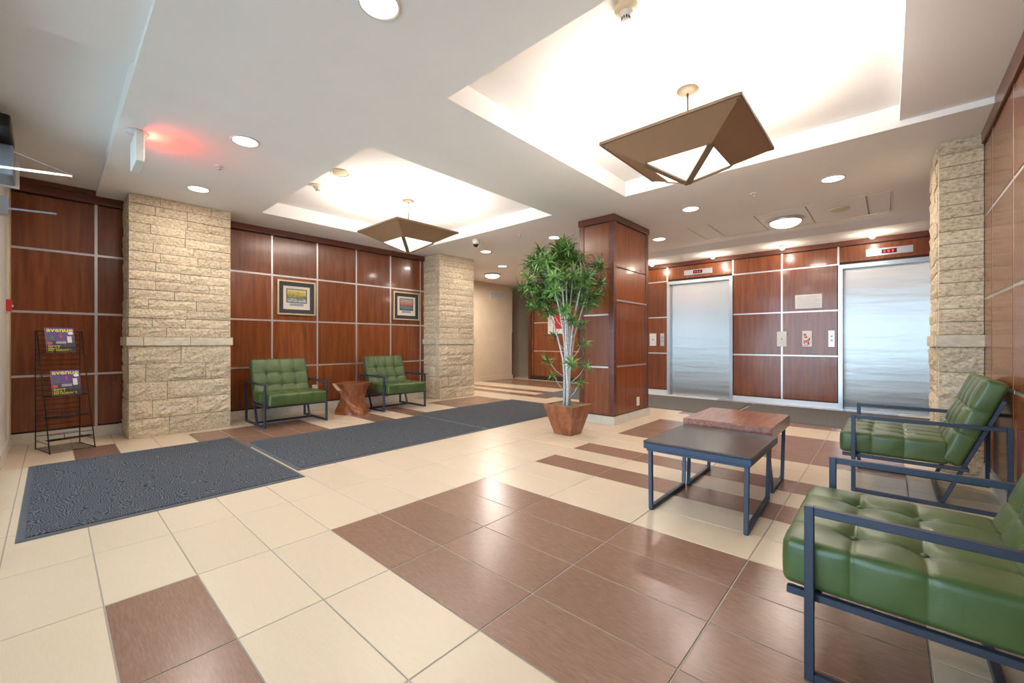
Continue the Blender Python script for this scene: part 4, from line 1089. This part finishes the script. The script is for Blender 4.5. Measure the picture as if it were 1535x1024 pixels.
# ------------------------------------------------------------------ potted plant
def potted_plant(px, py):
    r = thing('potted_plant', 'tall leafy plant with pale stems in a tapered wooden pot', 'plant', (px, py, 0))
    H = 0.345; hb, ht = 0.112, 0.205; t = 0.016
    def ring(h, z): return [(px - h, py - h, z), (px + h, py - h, z), (px + h, py + h, z), (px - h, py + h, z)]
    v = ring(hb, 0) + ring(ht, H) + ring(ht - t, H) + ring(ht - t - 0.02, H - 0.07)
    f = [(3, 2, 1, 0)] + [(l + k, l + (k + 1) % 4, l + 4 + (k + 1) % 4, l + 4 + k) for l in (0, 4, 8) for k in range(4)] + [(12, 13, 14, 15)]
    o = mk('pot', v, f, 'pot_wood', r); bevel(o, 0.003, 1)
    hs = ht - t - 0.004
    n = 9; v = []; f = []
    for a in range(n):
        for b in range(n):
            v.append((px - hs + 2 * hs * a / (n - 1), py - hs + 2 * hs * b / (n - 1), H - 0.012 + random.uniform(-0.008, 0.008)))
    for a in range(n - 1):
        for b in range(n - 1): f.append((a * n + b, (a + 1) * n + b, (a + 1) * n + b + 1, a * n + b + 1))
    mk('soil', v, f, 'soil', r)
    # leaf whorl meshes
    rng = random.Random(11)
    def whorl(seed, k_leaves, ln):
        g = random.Random(seed); v = []; f = []
        for k in range(k_leaves):
            az = 2 * PI * (k * 0.382 + g.uniform(-0.03, 0.03)); el = g.uniform(-0.25, 1.25)
            l = ln * g.uniform(0.75, 1.1); w_ = g.uniform(0.0095, 0.0135); base = Vector((0, 0, 0.10 * (k / k_leaves) - 0.03))
            hd = Vector((math.cos(az), math.sin(az), 0)); sd = Vector((-math.sin(az), math.cos(az), 0))
            pos = base.copy(); e = el; n0 = len(v); seg = 4
            for s_ in range(seg + 1):
                tt = s_ / seg; ww = w_ * (0.55 + 1.2 * tt) if tt < 0.4 else w_ * max(0.05, (1.05 - tt) * 1.6)
                nrm = hd * -math.sin(e) + Vector((0, 0, math.cos(e)))
                v += [pos - sd * ww + nrm * 0.002, pos - nrm * 0.0015, pos + sd * ww + nrm * 0.002]
                pos = pos + (hd * math.cos(e) + Vector((0, 0, math.sin(e)))) * (l / seg); e -= g.uniform(0.08, 0.30)
            for s_ in range(seg):
                a = n0 + s_ * 3; f += [(a, a + 1, a + 4, a + 3), (a + 1, a + 2, a + 5, a + 4)]
        me = bpy.data.meshes.new('leaf_whorl'); me.from_pydata([tuple(q) for q in v], [], f); me.materials.append(M['leaf']); me.update()
        me.polygons.foreach_set('use_smooth', [True] * len(me.polygons)); return me
    variants = [whorl(s_, 24, 0.175) for s_ in range(5)]
    def put(p, d, sc_):
        o = bpy.data.objects.new('leaf_whorl', variants[rng.randrange(5)]); C.objects.link(o); o.parent = r
        o.location = Vector(p) - r.location
        o.rotation_euler = Vector((0, 0, 1)).rotation_difference(Vector(d).normalized()).to_euler()
        o.rotation_euler.rotate_axis('Z', rng.uniform(0, 6.28)); o.scale = (sc_,) * 3
    # view-independent crown: a broad ellipsoid cloud of whorls on the ends of the canes and twigs
    rgt = Vector((sw, -cw, 0)); fwd = Vector((cw, sw, 0))
    base = Vector((px, py, H - 0.02))
    cc = Vector((px, py, 1.78)) - rgt * 0.06
    tips = []
    cane_ends = [(-0.42, 0.05, 1.62), (-0.30, -0.12, 1.88), (-0.16, 0.16, 2.02), (-0.04, -0.08, 1.75), (0.10, 0.10, 1.95), (0.22, -0.10, 1.80), (0.36, 0.06, 1.72), (0.02, 0.22, 1.60), (-0.12, -0.2, 1.66), (0.28, 0.2, 1.9)]
    for (a, b, z) in cane_ends:
        a *= 0.72
        e = Vector((px, py, 0)) + rgt * a + fwd * b + Vector((0, 0, z))
        s0 = base + rgt * (a * 0.13 + rng.uniform(-0.02, 0.02)) + fwd * (b * 0.22)
        pts = []
        for k in range(8):
            t_ = k / 7; p = s0.lerp(e, t_) - (rgt * a + fwd * b) * (0.38 * math.sin(PI * t_) * (1 - t_ * 0.2) * 0.9)
            p += Vector((rng.uniform(-0.006, 0.006), rng.uniform(-0.006, 0.006), 0)) if 0 < k < 7 else Vector((0, 0, 0)); pts.append(p)
        MB().tube(pts, [0.0135 - 0.006 * k / 7 for k in range(8)], 7).build('stem', 'stem', r, True)
        tips.append(e)
    # crown whorls
    cnt = 0
    while cnt < 96:
        q = Vector((rng.uniform(-1, 1), rng.uniform(-1, 1), rng.uniform(-1, 1)))
        if q.length > 1 or q.length < 0.30: continue
        zz = q.z
        wid = 0.47 if zz > -0.2 else 0.47 * (1 + 0.25 * (zz + 0.2))
        p = cc + rgt * (q.x * wid) + fwd * (q.y * 0.38) + Vector((0, 0, zz * 0.42 - 0.06 * abs(q.x)))
        near = min(tips, key=lambda t_: (t_ - p).length)
        d = (p - cc).normalized() * 0.7 + Vector((0, 0, 0.55))
        put(p, d, rng.uniform(0.75, 1.05)); cnt += 1
        if cnt % 3 == 0:
            mid = near.lerp(p, 0.5) + Vector((0, 0, -0.03))
            MB().tube([near - Vector((0, 0, 0.05)), mid, p], [0.006, 0.005, 0.003], 5).build('twig', 'stem', r, True)
    for (a, b, z, sc_) in ((-0.26, -0.02, 0.82, 0.75), (-0.20, -0.05, 0.66, 0.6), (0.18, -0.05, 1.02, 0.85), (0.24, 0.0, 0.76, 0.75), (0.02, -0.12, 0.80, 0.8), (0.13, -0.06, 1.24, 0.8), (-0.16, 0.04, 1.12, 0.75), (-0.20, 0.02, 1.38, 0.85), (0.14, -0.08, 0.58, 0.65), (0.03, -0.1, 1.30, 0.8)):
        a *= 0.8; p = Vector((px, py, z)) + rgt * a + fwd * b
        put(p, (rgt * a + fwd * b).normalized() + Vector((0, 0, 0.7)), sc_)
        q = base.lerp(Vector((px, py, z)), 0.8) + rgt * (a * 0.25); q.z = z - 0.07
        q.z = max(H, z - 0.16); MB().tube([q, q.lerp(p, 0.55) + Vector((0, 0, -0.02)), p], [0.005, 0.004, 0.003], 5).build('twig', 'stem', r, True)
    return r
potted_plant(4.02, 2.76)
